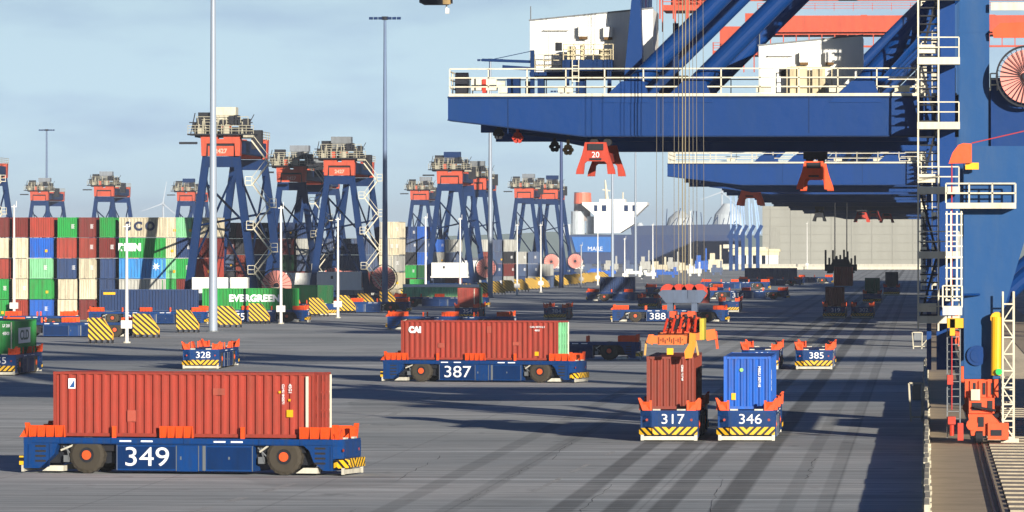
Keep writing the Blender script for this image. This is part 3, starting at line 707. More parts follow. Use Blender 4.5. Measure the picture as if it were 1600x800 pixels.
# lower black service ladder, hooks
lg = MB()
for x in (1480, 1500): lg.beam((X(x, -1), -.9, .3), (X(x, -1), -.9, Z(490, -1)), .06)
for k in range(16): lg.box(X(1480, -1), X(1500, -1), -.93, -.87, .5 + k * .38, .54 + k * .38)
lg.build('service_ladder', STEEL, near)
MB().box(X(1480, -1), X(1505, -1), -1.3, -.5, Z(512, -1), Z(497, -1)).box(X(1484, -1), X(1492, -1), -1.3, -.6, Z(524, -1), Z(498, -1)).build('cylinder_block', YELLOW, near)
MB().tube((X(1556, -1), -1, Z(586, -1)), (X(1557, -1), -1, Z(495, -1)), .27, 14).tube((X(1557, -1), -1.05, Z(497, -1)), (X(1557, -1), -.6, Z(497, -1)), .33, 12).build('hydraulic_cylinder', YELLOW, near)
MB().box(X(1480, -1), X(1489, -1), -1.6, -.8, Z(600, -1), Z(585, -1)).tube((X(1487, -1), -1.2, Z(680, -1)), (X(1487, -1), -1.2, Z(655, -1)), .12, 8).box(X(1481, -1), X(1493, -1), -1.5, -.9, Z(662, -1), Z(650, -1)).box(X(1496, -1), X(1505, -1), -1.6, -1, Z(687, -1), Z(660, -1)).build('storm_anchor', SPRED, near)
MB().box(X(1517, -1), X(1531, -1), -.75, -.6, Z(625, -1), Z(608, -1)).build('junction_box', CREAM, near)
MB().tube((X(1560, -1), -1.5, Z(580, -1)), (X(1560, -1), -1.4, Z(580, -1)), .17, 12).build('green_signal_lamp', paint('lamp_green', (30, 190, 90)), near)
t = MB(); xa, xb = X(1566, 0), X(1583, 0); zz = Z(455, 0)
for x in (xa, xb):
    for y in (-1.2, .4): t.beam((x, y, .15), (x, y, zz), .09)
for k in range(9):
    z = .3 + k * .85; t.box(xa, xb, -1.24, -1.16, z, z + .08)
    if k < 8: t.beam((xa if k % 2 else xb, -1.2, z), (xb if k % 2 else xa, -1.2, z + .85), .06)
for k in range(10): t.box(xa + .05, xb - .05, -.6, .3, .5 + k * .32, .55 + k * .32)
t.box(xa - .1, xb + .25, -1.3, .5, .08, .30); t.build('stair_tower', CREAM, near)
# waterside brace of the closest crane, big tube crossing behind the leg
# --- ropes and trolley hang from the boom over the apron

# ------------------------------------------------------------------ unseen ships added beside the crane row to shade the apron
tag(MB().add([(45, -700, .01), (5800, -700, .01), (5800, 2300, .01), (45, 2300, .01)], [(0, 1, 2, 3)]).build('water', paint('harbour_water', (30, 52, 60), .15, .1, (20, 40, 50), streak=False, spec=.5)), kind='structure')
for (ya, yb, tops, lab) in ((300, 352, (29, 29), 'short dark moored ship with one tall block of cargo beside the closest quay crane'),
                            (742, 1120, (32, 34, 31, 33, 32, 34, 33, 31), 'long dark moored container ship lying along the quay behind the crane row'),
                            (1185, 1560, (33, 31, 34, 32, 33, 31, 34, 33), 'farther long dark moored container ship along the same quay')):
    r_ = thing('shade_ship', lab, 'ship', (46.5, ya, 0), 0, 'ships moored along the quay'); Ls = yb - ya
    MB().prism([(0, 6), (6, 0), (34, 0), (40, 6), (40, Ls - 12), (20, Ls), (0, Ls - 12)], .02, 11, 'xy').build('hull', paint('shade_ship_hull', (28, 40, 62), .5, .4), r_)
    n_ = len(tops)
    for k, t_ in enumerate(tops):
        a_ = 7 + (Ls - 20) * k / n_; b_ = 7 + (Ls - 20) * (k + 1) / n_ - .6
        MB().box(.5, 39.5, a_, b_, 11.2, t_).build('shade_cargo', cmat(('dred', 'slate', 'brown', 'navy')[k % 4]), r_)
    top_ = 38 if Ls > 100 else 26
    MB().box(6, 34, 1.5, 6, 11.01, top_).box(.5, 39.5, 2, 5, top_ - 3, top_ - 2).build('shade_deck_house', WHITE, r_)
r_ = thing('shade_hatch_covers', 'unseen stack of grey steel hatch covers added to shade the apron', 'hatch cover', (7.0, 333, 0))  # added out of view so its shadow falls across the apron
for k in range(4): MB().box(.1 * k, 13 - .1 * k, 0, 14, .3 + k * 1.35, 1.4 + k * 1.35).build('cover', STEEL, r_)

# ------------------------------------------------------------------ quay-side barrier
bt = paint('barrier_cream', (196, 188, 164), .8, .55, (80, 72, 58)) if 'barrier_cream' not in MATS else MATS['barrier_cream']
k = 0
for i in range(46):
    y = 224 + i * 6.2; dx = rnd.uniform(-.05, .06)
    b = MB().box(dx - .02, dx + .16, y, y + 5.9, .1, 1.12).box(dx - .10, dx + .26, y + .1, y + .7, .005, .16).box(dx - .10, dx + .26, y + 5.2, y + 5.8, .005, .16)
    for q in range(4): b.box(dx - .06, dx - .021, y + .3 + q * 1.5, y + .5 + q * 1.5, .12, 1.1)
    o = b.build('barrier_panel', bt); tag(o, 'worn cream safety barrier panel in the line beside the quay crane rail', 'barrier', 'barrier panels along the crane rail')
for (px, py, w, hh, lab) in ((1432, 658, .62, 2.2, 'pale tubular gate frame beside the barrier line, the nearer of two'), (1434, 545, .8, 1.6, 'pale tubular gate frame farther along the barrier line')):
    D = DG(py); r_ = thing('gate_frame', lab, 'gate', (X(px, 0) * D / Y0, D, 0))
    m = MB()
    for x in (-w / 2, w / 2):
        m.beam((x, 0, 0), (x - .12 * (1 if x < 0 else -.3), 0, hh), .10)
    m.beam((-w / 2 - .1, 0, hh), (w / 2, 0, hh), .1).beam((-w / 2, 0, .25), (w / 2 + .3, 0, .25), .1).beam((w / 2, 0, .3), (w / 2 + .5, 0, .9), .09)
    m.build('frame', bt, r_)
    MB().box(-w / 2 + .06, w / 2 - .06, .02, .06, hh * .55, hh - .08).build('panel', STEEL, r_)

# ------------------------------------------------------------------ spreaders
def spreader(label, x, y, ztop, w=2.25, h=1.75, col=SPRED, ropes=None, mark=None, shank=None):
    r_ = thing('container_spreader', label, 'spreader', (x, y, ztop - h), 0, 'spreaders hanging under the cranes')
    hw = w / 2
    MB().box(-hw * .45, hw * .45, -5.6, 5.6, h * .45, h * .72).build('main_beam', col, r_)
    sil = [(-.55, 1), (.55, 1), (.70, .62), (.98, .14), (1.02, 0), (.62, 0), (.56, .34), (.45, .40), (-.45, .40), (-.56, .34), (-.62, 0), (-1.02, 0), (-.98, .14), (-.70, .62)]
    for yy in (-6, 5.6): MB().prism([(a * hw, b_ * h) for a, b_ in sil], yy, yy + .4).build('end_frame', col, r_)
    MB().box(-hw * .4, hw * .4, -6.1, -6.0, h * .75, h * .95).box(-hw * .3, hw * .3, -6.06, -6.01, h * .44, h * .5).build('drive_cover', DARK, r_)
    t = MB()
    for s in (-1, 1): t.tube((s * .35 * hw, -.55, h + .1), (s * .35 * hw, .55, h + .1), .22, 12)
    t.box(-.3 * hw, .3 * hw, -.6, -.51, h * .6, h * .9).build('head_sheave', DARK, r_)
    if mark: text(mark, .3, LETTER, r_, (0, -6.02, h * .6), FACE_NEG_Y)
    if shank:
        MB().box(-hw * .7, hw * .7, -1.4, 1.4, h + .2, h + shank).build('portal_trolley', DARK, r_)
    if ropes:
        for s in (-1, 1):
            for q in (-.8, .8): MB().tube((s * hw * .45, q, h), (s * hw * .45, q, h + ropes), .022 if w < 3.5 else .07, 5).build('hoist_rope', ROPE if w < 3.5 else DARK, r_)
    return r_
def qx(px, D): return (px - 1445) / FPX * D
spreader('red spreader hanging under the closest girder near its tapered tip', qx(931, 337), 343, ZY(222, 337), 2.05, 1.68, paint('bright_spreader_red', (180, 54, 28), .55, .5, (90, 36, 22)), mark='20', shank=None)
spreader('orange spreader with bright orange legs below a black trolley, under the closest crane', qx(1272, 376), 376 + 6, ZY(252, 376), 2.0, 1.65, ORANGE, shank=1.4)
spreader('small red spreader under the second crane beside the pale cone legs', qx(1174, 660), 660, ZY(291, 660), 2.6, 2.0, RED, shank=.9)
for k, (px, py, w, lab) in enumerate(((1281, 330, 2.0, 'small black spreader hanging in front of the pale harbour wall'),
                                      (1347, 332, 2.6, 'red spreader, first of three close together before the pale wall'),
                                      (1366, 330, 2.4, 'red spreader, middle of three close together before the pale wall'),
                                      (1386, 334, 2.6, 'red spreader, last of three close together before the pale wall'))):
    D = 1010 + k * 45; spreader(lab, qx(px, D), D, ZY(py, D), w, 1.6, DARK if k == 0 else SPRED, shank=1.5)
# top-left dark spreader corner of an upper crane, cut by the picture edge
D = 420
r_ = thing('lifting_beam', 'dark lifting beam with a hanging lamp cut off by the upper edge of the view', 'lifting beam', W(683, D, ZY(6, D)))
MB().box(-1.1, .95, -1, 1, .05, 1.2).box(-.9, .7, -1, 1, -.05, .05).build('beam', DARK, r_)
MB().tube((.62, 0, .05), (.62, 0, -.55), .05, 8).box(.56, .80, -.15, .15, -.65, -.3).build('lamp', WHITE, r_)
MB().box(.45, .95, -1.02, -.5, -.06, .5).build('hook_block', paint('brass', (170, 140, 90)), r_)
MB().tube((-.3, 0, 1.2), (-.3, 0, 30), .03, 5).tube((.5, 0, 1.2), (.5, 0, 30), .03, 5).build('hoist_rope', ROPE, r_)

# big spreader lowered on the terracotta container
D = 336; xs = qx(1058, D)
r_ = thing('container_spreader', 'orange spreader with grey head block lowered onto the terracotta container', 'spreader', (xs, D, 0), 0, 'spreaders hanging under the cranes')
xq = lambda px: qx(px, D) - xs
zq = lambda py: ZY(py, D)
m = MB().prism([(xq(1030), zq(458)), (xq(1036), zq(453)), (xq(1100), zq(453)), (xq(1106), zq(458)), (xq(1096), zq(473)), (xq(1042), zq(473))], -1.0, 1.0)
m.box(xq(1044), xq(1053), -.9, .9, zq(487), zq(473)).box(xq(1082), xq(1091), -.9, .9, zq(487), zq(473)).build('head_block', paint('head_block_grey', (84, 98, 120), .6, .4, (50, 50, 55)), r_)
for px in (1045, 1062, 1078, 1094):
    MB().tube((xq(px), -.3, zq(456)), (xq(px), .3, zq(456)), .42, 18).build('rope_sheave', SPRED, r_)
m = MB()
rr = random.Random(3)
for (a, b_, c, d_) in ((1048, 500, 1058, 486), (1058, 512, 1072, 492), (1076, 505, 1088, 486), (1046, 514, 1054, 498), (1084, 516, 1094, 496), (1066, 500, 1078, 488)):
    m.box(xq(a), xq(c), -1.2 + rr.uniform(0, .5), 1.2, zq(b_), zq(d_))
m.box(xq(1040), xq(1092), -1.4, 1.4, zq(520), zq(513)).tube((xq(1050), -1.3, zq(506)), (xq(1072), -1.3, zq(497)), .12, 8).tube((xq(1078), -1.35, zq(512)), (xq(1092), -1.35, zq(495)), .12, 8)
m.build('power_pack', paint('pack_orange', (214, 80, 34), .55, .5, (70, 35, 25)), r_)
m = MB()
for k in range(16):
    a = rr.uniform(1040, 1092); c = rr.uniform(489, 514); yy = rr.uniform(-1.7, -1.3)
    m.box(xq(a), xq(a + rr.uniform(2, 8)), yy - .05, yy + .2, zq(c + rr.uniform(2, 7)), zq(c))
for k in range(6):
    a = rr.uniform(1040, 1085); m.tube((xq(a), -1.75, zq(rr.uniform(500, 518))), (xq(a + rr.uniform(-6, 14)), -1.7, zq(rr.uniform(488, 500))), .05, 6)
m.build('hydraulics', DARK, r_)
m = MB()
for k in range(5): m.tube((xq(1040 + k * 12), -1.9, zq(518)), (xq(1046 + k * 11), -1.85, zq(497)), .07, 6)
m.build('hose', SPRED, r_)
m = MB()
for k in range(12): m.box(xq(1037 + k * 3.3), xq(1038.6 + k * 3.3), -6.16, -6.121, zq(535 - (k * 5) % 7), zq(524 + (k * 3) % 5))
m.build('grille', paint('grille_brown', (120, 66, 30), .7, .4), r_)
m = MB().box(xq(1036), xq(1076), -6.12, 6.6, zq(536), zq(521)).box(xq(1022), xq(1092), -6.1, -5.7, zq(534), zq(522)).box(xq(1022), xq(1092), 5.7, 6.1, zq(534), zq(522))
m.prism([(xq(1018), zq(532)), (xq(1022), zq(520)), (xq(1030), zq(520)), (xq(1028), zq(536))], -6.2, -5.7).prism([(xq(1100), zq(535)), (xq(1092), zq(519)), (xq(1112), zq(516)), (xq(1116), zq(532))], 5.4, 6.2)
m.build('telescopic_beam', paint('spreader_orange', (230, 110, 40), .5, .5, (120, 60, 25)), r_)
for (a, b_) in ((1018, 1016), (1094, 1098)): MB().beam((xq(a), -5.95, zq(530)), (xq(b_), -5.95, 4.45), .10).build('corner_guide', paint('guide_tan', (216, 160, 80)), r_)
MB().beam((xq(1113), 6, zq(520)), (xq(1116), 6, zq(548)), .14).build('corner_guide', ORANGE, r_)
MB().prism([(xq(1085), zq(517)), (xq(1095), zq(519)), (xq(1094), zq(538)), (xq(1089), zq(556)), (xq(1078), zq(557)), (xq(1077), zq(546)), (xq(1084), zq(534))], -6.35, -6.2).build('flipper', paint('flipper_orange', (242, 140, 20), .5, .1), r_)
MB().box(xq(1050), xq(1060), -6.2, -6.11, zq(551), zq(541)).build('twist_lock_housing', YELLOW, r_)
MB().box(xq(1096), xq(1103), -2, 1, zq(530), zq(497)).build('cable_basket', paint('basket_yellow', (196, 178, 50), .6, .5, (70, 60, 20)), r_)
text('TANDEM', .30, SPRED, r_, (xq(1056), -6.115, zq(528)), FACE_NEG_Y) if False else None
for k, px in enumerate((1061, 1067, 1071, 1077)):
    MB().tube((xq(px), 0, zq(453)), (xq(px + (2 if k > 1 else 0)), 0, 43), 0.028 if k in (1, 2) else .018, 6).build('hoist_rope', paint('rope_tan', (150, 138, 108), .6, .2), r_)
# slack ropes of an upper trolley in front of the girder
r_ = thing('hoist_ropes', 'bundle of thin steel hoist ropes running down in front of the blue girder', 'ropes', (qx(1055, 333), 333, 0))
for px, pb in ((1026, 440), (1036, 440), (1054, 430), (1084, 430), (1090, 430), (1101, 455)):
    MB().tube((qx(px, 333) - qx(1055, 333), 0, ZY(pb, 333)), (qx(px + (1055 - px) * .1, 333) - qx(1055, 333), 0, 43), .014, 5).build('rope', ROPE, r_)

# ------------------------------------------------------------------ vehicles and loads
LG = 'containers carried by the guided vehicles'
# 349
r_, P = agv('349', 297, 741.5, -12, 'blue guided vehicle 349 carrying a long red container broadside to the view', front_txt=False)
c = container('red', 12.19, 2.9, on_agv(P, -12, .0), R(-12), 'long ribbed red container riding on vehicle 349', LG, simple=False, doors=True)
MB().box(-5.38, -5.05, -1.232, -1.22, 2.15, 2.6).build('company_sticker', LETTER, c)
MB().prism([(-5.34, 2.2), (-5.09, 2.2), (-5.09, 2.55)], -1.236, -1.232).build('company_sticker', paint('sticker_blue', (40, 90, 150)), c)
for z in (1.0,): MB().box(4.82, 5.12, -1.232, -1.22, .95, 1.27).build('hazard_placard', YELLOW, c)
MB().box(4.45, 4.55, -1.232, -1.22, 2.0, 2.1).box(4.9, 5.0, -1.232, -1.22, 1.65, 1.75).build('hazard_placard', YELLOW, c)
text('CLHU 842071', .11, LETTER, c, (4.66, -1.234, 1.95), (R(90), R(90), 0), off=.004)
text('45G1', .14, LETTER, c, (4.98, -1.234, 2.2), (R(90), R(90), 0), off=.004)
for px_, pz_, pw_, ph_ in ((-2.6, .7, .4, .5), (1.4, 1.9, .55, .3)): MB().box(px_, px_ + pw_, -1.233, -1.221, pz_, pz_ + ph_).build('repair_patch', paint('patch_red', (176, 84, 66), .7, .5), c)
MB().box(5.72, 5.84, -1.28, -1.23, .35, 2.75).build('light_bar', paint('rod_cream', (226, 222, 200)), c)
# 387
r_, P = agv('387', 757, 597.5, -15, 'blue guided vehicle 387 with a red container, standing broadside in the middle of the apron', front_txt=False)
c = container('red', 12.19, 2.9, on_agv(P, -15, .0), R(-15), 'long faded red container with green and white door end on vehicle 387', LG, simple=False, doors=True, doorcol='mint')
text('CAI', .42, LETTER, c, (-5.0, -1.235, 2.2), FACE_NEG_Y, 'company_marking', off=.05)
MB().box(4.3, 4.6, -1.232, -1.22, .35, .65).build('hazard_placard', YELLOW, c)
text('CAIU 827416 3', .13, LETTER, c, (4.5, -1.236, 2.45), FACE_NEG_Y, off=.004)
text('45G1', .13, LETTER, c, (4.5, -1.236, 2.2), FACE_NEG_Y, off=.004)
for px_, pz_, pw_, ph_ in ((-3.2, .9, .5, .35), (.6, 2.0, .35, .5), (2.6, 1.1, .6, .25)): MB().box(px_, px_ + pw_, -1.233, -1.221, pz_, pz_ + ph_).build('repair_patch', paint('patch_red', (176, 84, 66), .7, .5), c)
# 317 / 346
r_, P = agv('317', 1051, 690, -90, 'blue guided vehicle 317 facing the view under the lowered orange spreader')
c = container('brown', 12.19, 2.75, on_agv(P, -90, 0), R(-90), 'terracotta container on vehicle 317 under the orange spreader', LG, simple=False)
text('CSNU 611948', .10, LETTER, c, (6.11, .62, 1.9), (R(90), R(90), R(90)), off=.004)
r_, P = agv('346', 1172, 690, -90, 'blue guided vehicle 346 facing the view with a bright blue container')
c = container('blue', 12.19, 2.75, on_agv(P, -90, 0), R(-90), 'bright blue container riding on vehicle 346', LG, simple=False)
text('MRKU 307145', .13, LETTER, c, (6.11, .62, 1.7), (R(90), R(90), R(90)), off=.005)
text('MRKU 307145', .13, LETTER, c, (5.4, 1.235, 1.5), (R(90), R(90), R(180)), off=.01)
MB().box(6.105, 6.115, -.82, -.60, .5, .85).build('hazard_placard', YELLOW, c)
MB().tube((6.1, -.3, 2.05), (6.115, -.3, 2.05), .1, 12).build('sticker', paint('sticker_green', (150, 210, 120)), c)
agv('331', 1188, 578, -90, 'empty guided vehicle half hidden behind the bright blue container')
agv('385', 1272.5, 578, -90, 'empty blue guided vehicle 385 facing the view')
agv('328', 314, 577, -90, 'empty blue guided vehicle 328 facing the view above the long red container')
r_, P = agv('355', -5, 587, -90, 'guided vehicle ending in number 55 at the picture edge under a green container')
c = container('green', 12.19, 2.6, on_agv(P, -90, 0), R(-90), 'bright green container with white logo panel at the picture edge', LG, simple=False, doors=True)
MB().box(-2.6, 4.0, 1.222, 1.234, .8, 2.0).build('logo_panel', LETTER, c)
text('CLD', .75, paint('dark_green', (20, 80, 50)), c, (.7, 1.237, 1.4), (R(90), 0, R(180)), 'company_marking', off=.03).scale = (2.4, 1, 1)
text('U 28', .22, LETTER, c, (6.13, .55, 2.2), FACE_POS_X, off=.02); text('45G', .22, LETTER, c, (6.13, .55, 1.6), FACE_POS_X, off=.02)
agv(None, 868, 563, 0, 'dark empty guided vehicle partly hidden behind the container of vehicle 387')
agv('384', 864, 500, -90, 'small empty guided vehicle 384 facing the view beyond the middle red container')
r_, P = agv('354', 725, 500, -90, 'guided vehicle 354 facing the view with a red container')
container('red', 6.06, 2.6, on_agv(P, -90, 3.05), R(-90), 'short red container with doors on vehicle 354', LG, simple=False, doors=True)
container('mint', 6.06, 2.6, on_agv(P, -90, -3.1), R(-90), 'short pale green container behind the red one on vehicle 354', LG, simple=False)
agv('350', 706, 516, -5, 'empty guided vehicle 350 mostly hidden behind the container of vehicle 387')
agv('388', 1048, 503.5, 0, 'empty guided vehicle 388 standing broadside behind the lowered orange spreader')
agv('314', 1168, 468, 0, 'empty guided vehicle 314 standing broadside far down the apron')
r_, P = agv('319', 1300, 498, -90, 'shaded guided vehicle with brown container under a dark spreader')
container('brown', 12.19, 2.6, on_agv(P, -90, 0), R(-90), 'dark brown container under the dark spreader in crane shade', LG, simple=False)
sp_ = spreader('black spreader on long ropes over the shaded brown container', qx(1314, 870), 872, ZY(405, 870), 3.6, 1.9, DARK, ropes=11.5)
mm = MB()
for k in range(9): mm.box(-2.2 + k * .5, -1.95 + k * .5, -.6, .6, .7, 2.3 + rnd.uniform(-.5, .9))
mm.box(-2.2, 2.2, -.7, .7, .3, 1.2)
mm.build('rope_guide', DARK, sp_)
r_, P = agv('302', 1344, 498, -90, 'shaded guided vehicle beside the one with the brown container')
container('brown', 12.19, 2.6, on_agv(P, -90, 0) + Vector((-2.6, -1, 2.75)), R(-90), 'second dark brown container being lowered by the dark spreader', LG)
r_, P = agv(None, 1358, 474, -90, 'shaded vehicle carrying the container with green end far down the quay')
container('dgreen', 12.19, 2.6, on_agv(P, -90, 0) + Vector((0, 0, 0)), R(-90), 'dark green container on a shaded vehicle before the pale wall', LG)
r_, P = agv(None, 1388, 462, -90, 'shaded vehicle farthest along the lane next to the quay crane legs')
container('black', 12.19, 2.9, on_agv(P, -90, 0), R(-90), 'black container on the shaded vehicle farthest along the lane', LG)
r_, P = agv(None, 985, 471, 0, 'shaded vehicle with navy container broadside, beyond vehicle 388')
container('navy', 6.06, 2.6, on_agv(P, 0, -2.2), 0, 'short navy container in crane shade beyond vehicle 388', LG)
agv(None, 1008, 482, -90, 'shaded empty vehicle facing the view between vehicle 388 and the navy container')
r_, P = agv(None, 950, 466, -90, 'shaded vehicle facing the view at the end of the yellow barrier row')
for k, (px, py, cc) in enumerate(((1150, 452, None), (1205, 447, 'navy'), (1255, 443, None), (1135, 488, None), (1070, 462, None))):
    desc = ('empty', 'loaded', 'empty', 'empty', 'empty')[k]; pos = ('just beyond vehicle 314', 'with a navy container beyond vehicle 314', 'farthest out before the pale kerb', 'in deep shade in front of vehicle 314', 'behind the grey head block')[k]
    r_, P = agv(None, px, py, 0 if k != 3 else -90, 'shaded %s guided vehicle %s' % (desc, pos))
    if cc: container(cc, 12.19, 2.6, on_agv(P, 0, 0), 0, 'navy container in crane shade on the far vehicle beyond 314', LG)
container('dred', 6.06, 2.6, on_agv(G(1098, 474) + FW * 4, -90, 0) + Vector((0, 0, -1.6)), R(-90), 'dark maroon container end standing far off beside the hoist ropes', LG)
# left side vehicles in front of the stacks
r_, P = agv('326', 232, 507, 0, 'guided vehicle with the long slate blue container behind the yellow barriers')
c = container('navy', 12.19, 2.75, on_agv(P, 0, 0), 0, 'long slate blue container in front of the stacks', LG, simple=False)
MB().box(-5.6, -4.1, -1.234, -1.22, 2.1, 2.4).build('label_panel', YELLOW, c)
r_, P = agv('375', 391, 504, 0, 'guided vehicle 375 under the long green lettered container')
P2 = P
c = container('green', 12.19, 2.75, on_agv(P, 0, 0), 0, 'long green container with white lettering behind the tall lamp mast', LG, simple=False)
text('EVERGREEN', .85, LETTER, c, (.6, -1.235, 1.45), FACE_NEG_Y, 'company_marking', off=.06, space=1.05)
agv(None, 112, 527, 0, 'dark empty guided vehicle in front of the container stacks, nose beside the first barrier')
agv(None, 22, 515, 0, 'dark empty guided vehicle behind the green container at the picture edge')
r_, P = agv(None, 480, 492, -60, 'guided vehicle with dark green container just past the green lettered one')
container('dgreen', 12.19, 2.6, on_agv(P, -60, 0), R(-60), 'dark green container end beside the green lettered one', LG)
agv(None, 560, 489, 0, 'empty guided vehicle behind the barriers below the white equipment cabin')
r_, P = agv(None, 690, 480, 0, 'guided vehicle with pale green container behind the barrier row')
c = container('mint', 12.19, 2.0, on_agv(P, 0, 0), 0, 'low pale green container with white top behind the barrier row', LG, simple=False)
MB().box(-6, 6, -1.26, -1.23, 1.55, 1.98).build('white_band', LETTER, c)
container('green', 12.19, 2.6, on_agv(G(636, 476), -70, 0), R(-70), 'green container end beside the pale green one behind the barriers', LG)

# ------------------------------------------------------------------ container stacks
def column(pxl, D, wpx, cols, tag_, kind='E', th=2.72, pos=''):
    """one column of containers; cols bottom to top"""
    n = len(cols); tiers = ('ground tier', 'second tier', 'third tier', 'fourth tier', 'top tier', 'sixth tier')
    for i, c in enumerate(cols):
        if c is None: continue
        if kind == 'E': wd = min(3.1, max(1.9, wpx / FPX * D)); loc = W(pxl + wpx / 2, D, i * th); loc += FW * 6.1; rz = R(-90); ln, w_ = 12.19, round(wd, 1)
        else:
            ln = round(wpx / FPX * D, 1); w_ = 2.44; loc = W(pxl + wpx / 2, D, i * th); loc += FW * 1.22; rz = 0
        nm = {'dred': 'dark red', 'lblue': 'light blue', 'dgreen': 'dark green'}.get(c, c)
        lab = '%s container, %s, %s' % (nm, 'top tier' if i == n - 1 else tiers[i], pos)
        o = container(c, ln, th - .05, loc, rz, lab, tag_, Wd=w_, pitch=.42, doors=False)
        if kind == 'E':
            if rnd.random() < .45: o.data = door_mesh(c, ln, th - .05, w_)
            o.location.x += rnd.uniform(-.07, .07); o.location.y += rnd.uniform(-.5, .3)
            if rnd.random() < .6:
                d = bpy.data.objects.new('data_panel', DP if rnd.random() < .7 else DP2); COL.objects.link(d); d.parent = o; d.location = (6.2, rnd.uniform(.2, .45) * w_, th * .62)
        yield i, o
dp_ = MB()
for k_ in range(5): dp_.box(0, .01, -.22, .22 - .08 * (k_ % 2), -.12 * k_, -.12 * k_ + .055)
DP = dp_.mesh('data_panel', LETTER)
DP2 = MB().box(0, .01, -.16, .16, -.9, -.55).mesh('data_panel', YELLOW)
GA = 'containers stacked in the yard'
ordn = ['first', 'second', 'third', 'fourth', 'fifth', 'sixth', 'seventh', 'eighth', 'ninth', 'tenth', 'eleventh', 'twelfth', 'thirteenth', 'fourteenth', 'fifteenth', 'sixteenth']
D1 = 846
blk = [(-13, 32, ['green', 'green', 'red', 'cream', 'dred']), (24, 24, ['red', 'cream', 'cream', 'cream', 'dred']), (52, 35, ['blue', 'green', 'mint', 'blue', 'red']),
       (95, 29, ['cream', 'cream', 'navy', 'red', 'green']), (129, 25, ['dred', 'cream', 'cream', 'red', 'dred']), (160, 22, ['cream', 'navy', 'navy', 'dred', 'green']),
       (262, 12, ['grey', 'green', 'mint', 'cream', 'cream']), (280, 24, ['cream', 'dred', 'green', 'navy', 'mint']), (311, 28, ['navy', 'dred', 'red', 'dred', 'cream']), ]
for k, (x, w, cs) in enumerate(blk):
    for i, o in column(x, D1, w, cs, GA, pos='%s column of the yard block behind the slate blue container' % ordn[k if k < 6 else k + 1]): pass
# the 20 ft / 40 ft ones shown broadside
for i, o in column(187, D1, 73, ['navy', 'grey', 'lblue', 'green', 'cream'], GA, kind='S', pos='broadside column of the yard block beside the tallest yard crane'):
    if i == 4: text('S C O', 1.1, NAVYL, o, (-.3, -1.235, 1.45), FACE_NEG_Y, 'company_marking', off=.08)
    if i == 3: text('REEN', .9, LETTER, o, (-1.7, -1.235, 1.4), FACE_NEG_Y, 'company_marking', off=.1)
    if i == 2:
        s = MB()
        for a in range(7):
            t_ = a * 2 * math.pi / 7 + .2; s.beam((1.8, -1.24, 1.6), (1.8 + .55 * math.cos(t_), -1.24, 1.6 + .55 * math.sin(t_)), .2, .01, w2=.03)
        s.build('star_emblem', LETTER, o)
D2 = 1078
dk = ['dred', 'navy', 'brown', 'black', 'dgreen', 'slate', 'dred', 'navy', 'grey']  # dark container colours put the shade of this block into the paint
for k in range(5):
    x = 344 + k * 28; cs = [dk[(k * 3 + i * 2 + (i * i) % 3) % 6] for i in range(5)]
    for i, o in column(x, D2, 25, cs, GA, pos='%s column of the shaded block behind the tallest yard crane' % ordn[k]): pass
D3 = 1062
cols3 = [['dred', 'brown', 'dgreen', 'dred', 'navy'], ['navy', 'dred', 'slate', 'grey', 'navy'], ['dred', 'slate', 'dred', 'slate'], ['navy', 'brown', 'dred'], ['slate', 'red', 'slate']]  # dark colours stand in for shade on this block too
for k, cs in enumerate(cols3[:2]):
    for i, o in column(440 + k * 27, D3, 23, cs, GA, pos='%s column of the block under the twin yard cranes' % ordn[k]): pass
for i, o in column(492, D3, 118, ['grey', 'dred', 'slate', 'slate'], GA, kind='S', pos='broadside column between the twin yard cranes'):
    if i == 3:
        o.location.z -= 0; text('C O S C O', .95, NAVYL, o, (-1.6, -1.235, 1.3), FACE_NEG_Y, 'company_marking', off=.06)
for k, (x, cs) in enumerate(((597, ['brown', 'cream', 'cream', 'cream', 'grey']), (612, ['cream', 'cream', 'grey', 'cream', 'cream']))):
    for i, o in column(x, D3 - 30, 21 if k == 0 else 12, cs, GA, pos='%s pale column behind the second tall mast' % ('wide', 'narrow')[k]): pass
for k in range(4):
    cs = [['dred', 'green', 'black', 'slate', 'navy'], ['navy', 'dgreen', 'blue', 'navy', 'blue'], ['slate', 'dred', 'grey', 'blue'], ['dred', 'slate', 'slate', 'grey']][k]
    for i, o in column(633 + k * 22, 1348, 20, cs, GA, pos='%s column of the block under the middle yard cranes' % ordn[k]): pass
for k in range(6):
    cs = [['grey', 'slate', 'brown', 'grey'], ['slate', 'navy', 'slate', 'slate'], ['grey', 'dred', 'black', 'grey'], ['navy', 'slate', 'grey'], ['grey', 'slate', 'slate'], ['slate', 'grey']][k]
    for i, o in column(752 + k * 19, 1420, 16, cs, GA, pos='%s column of the farthest block beyond the third mast' % ordn[k]): pass

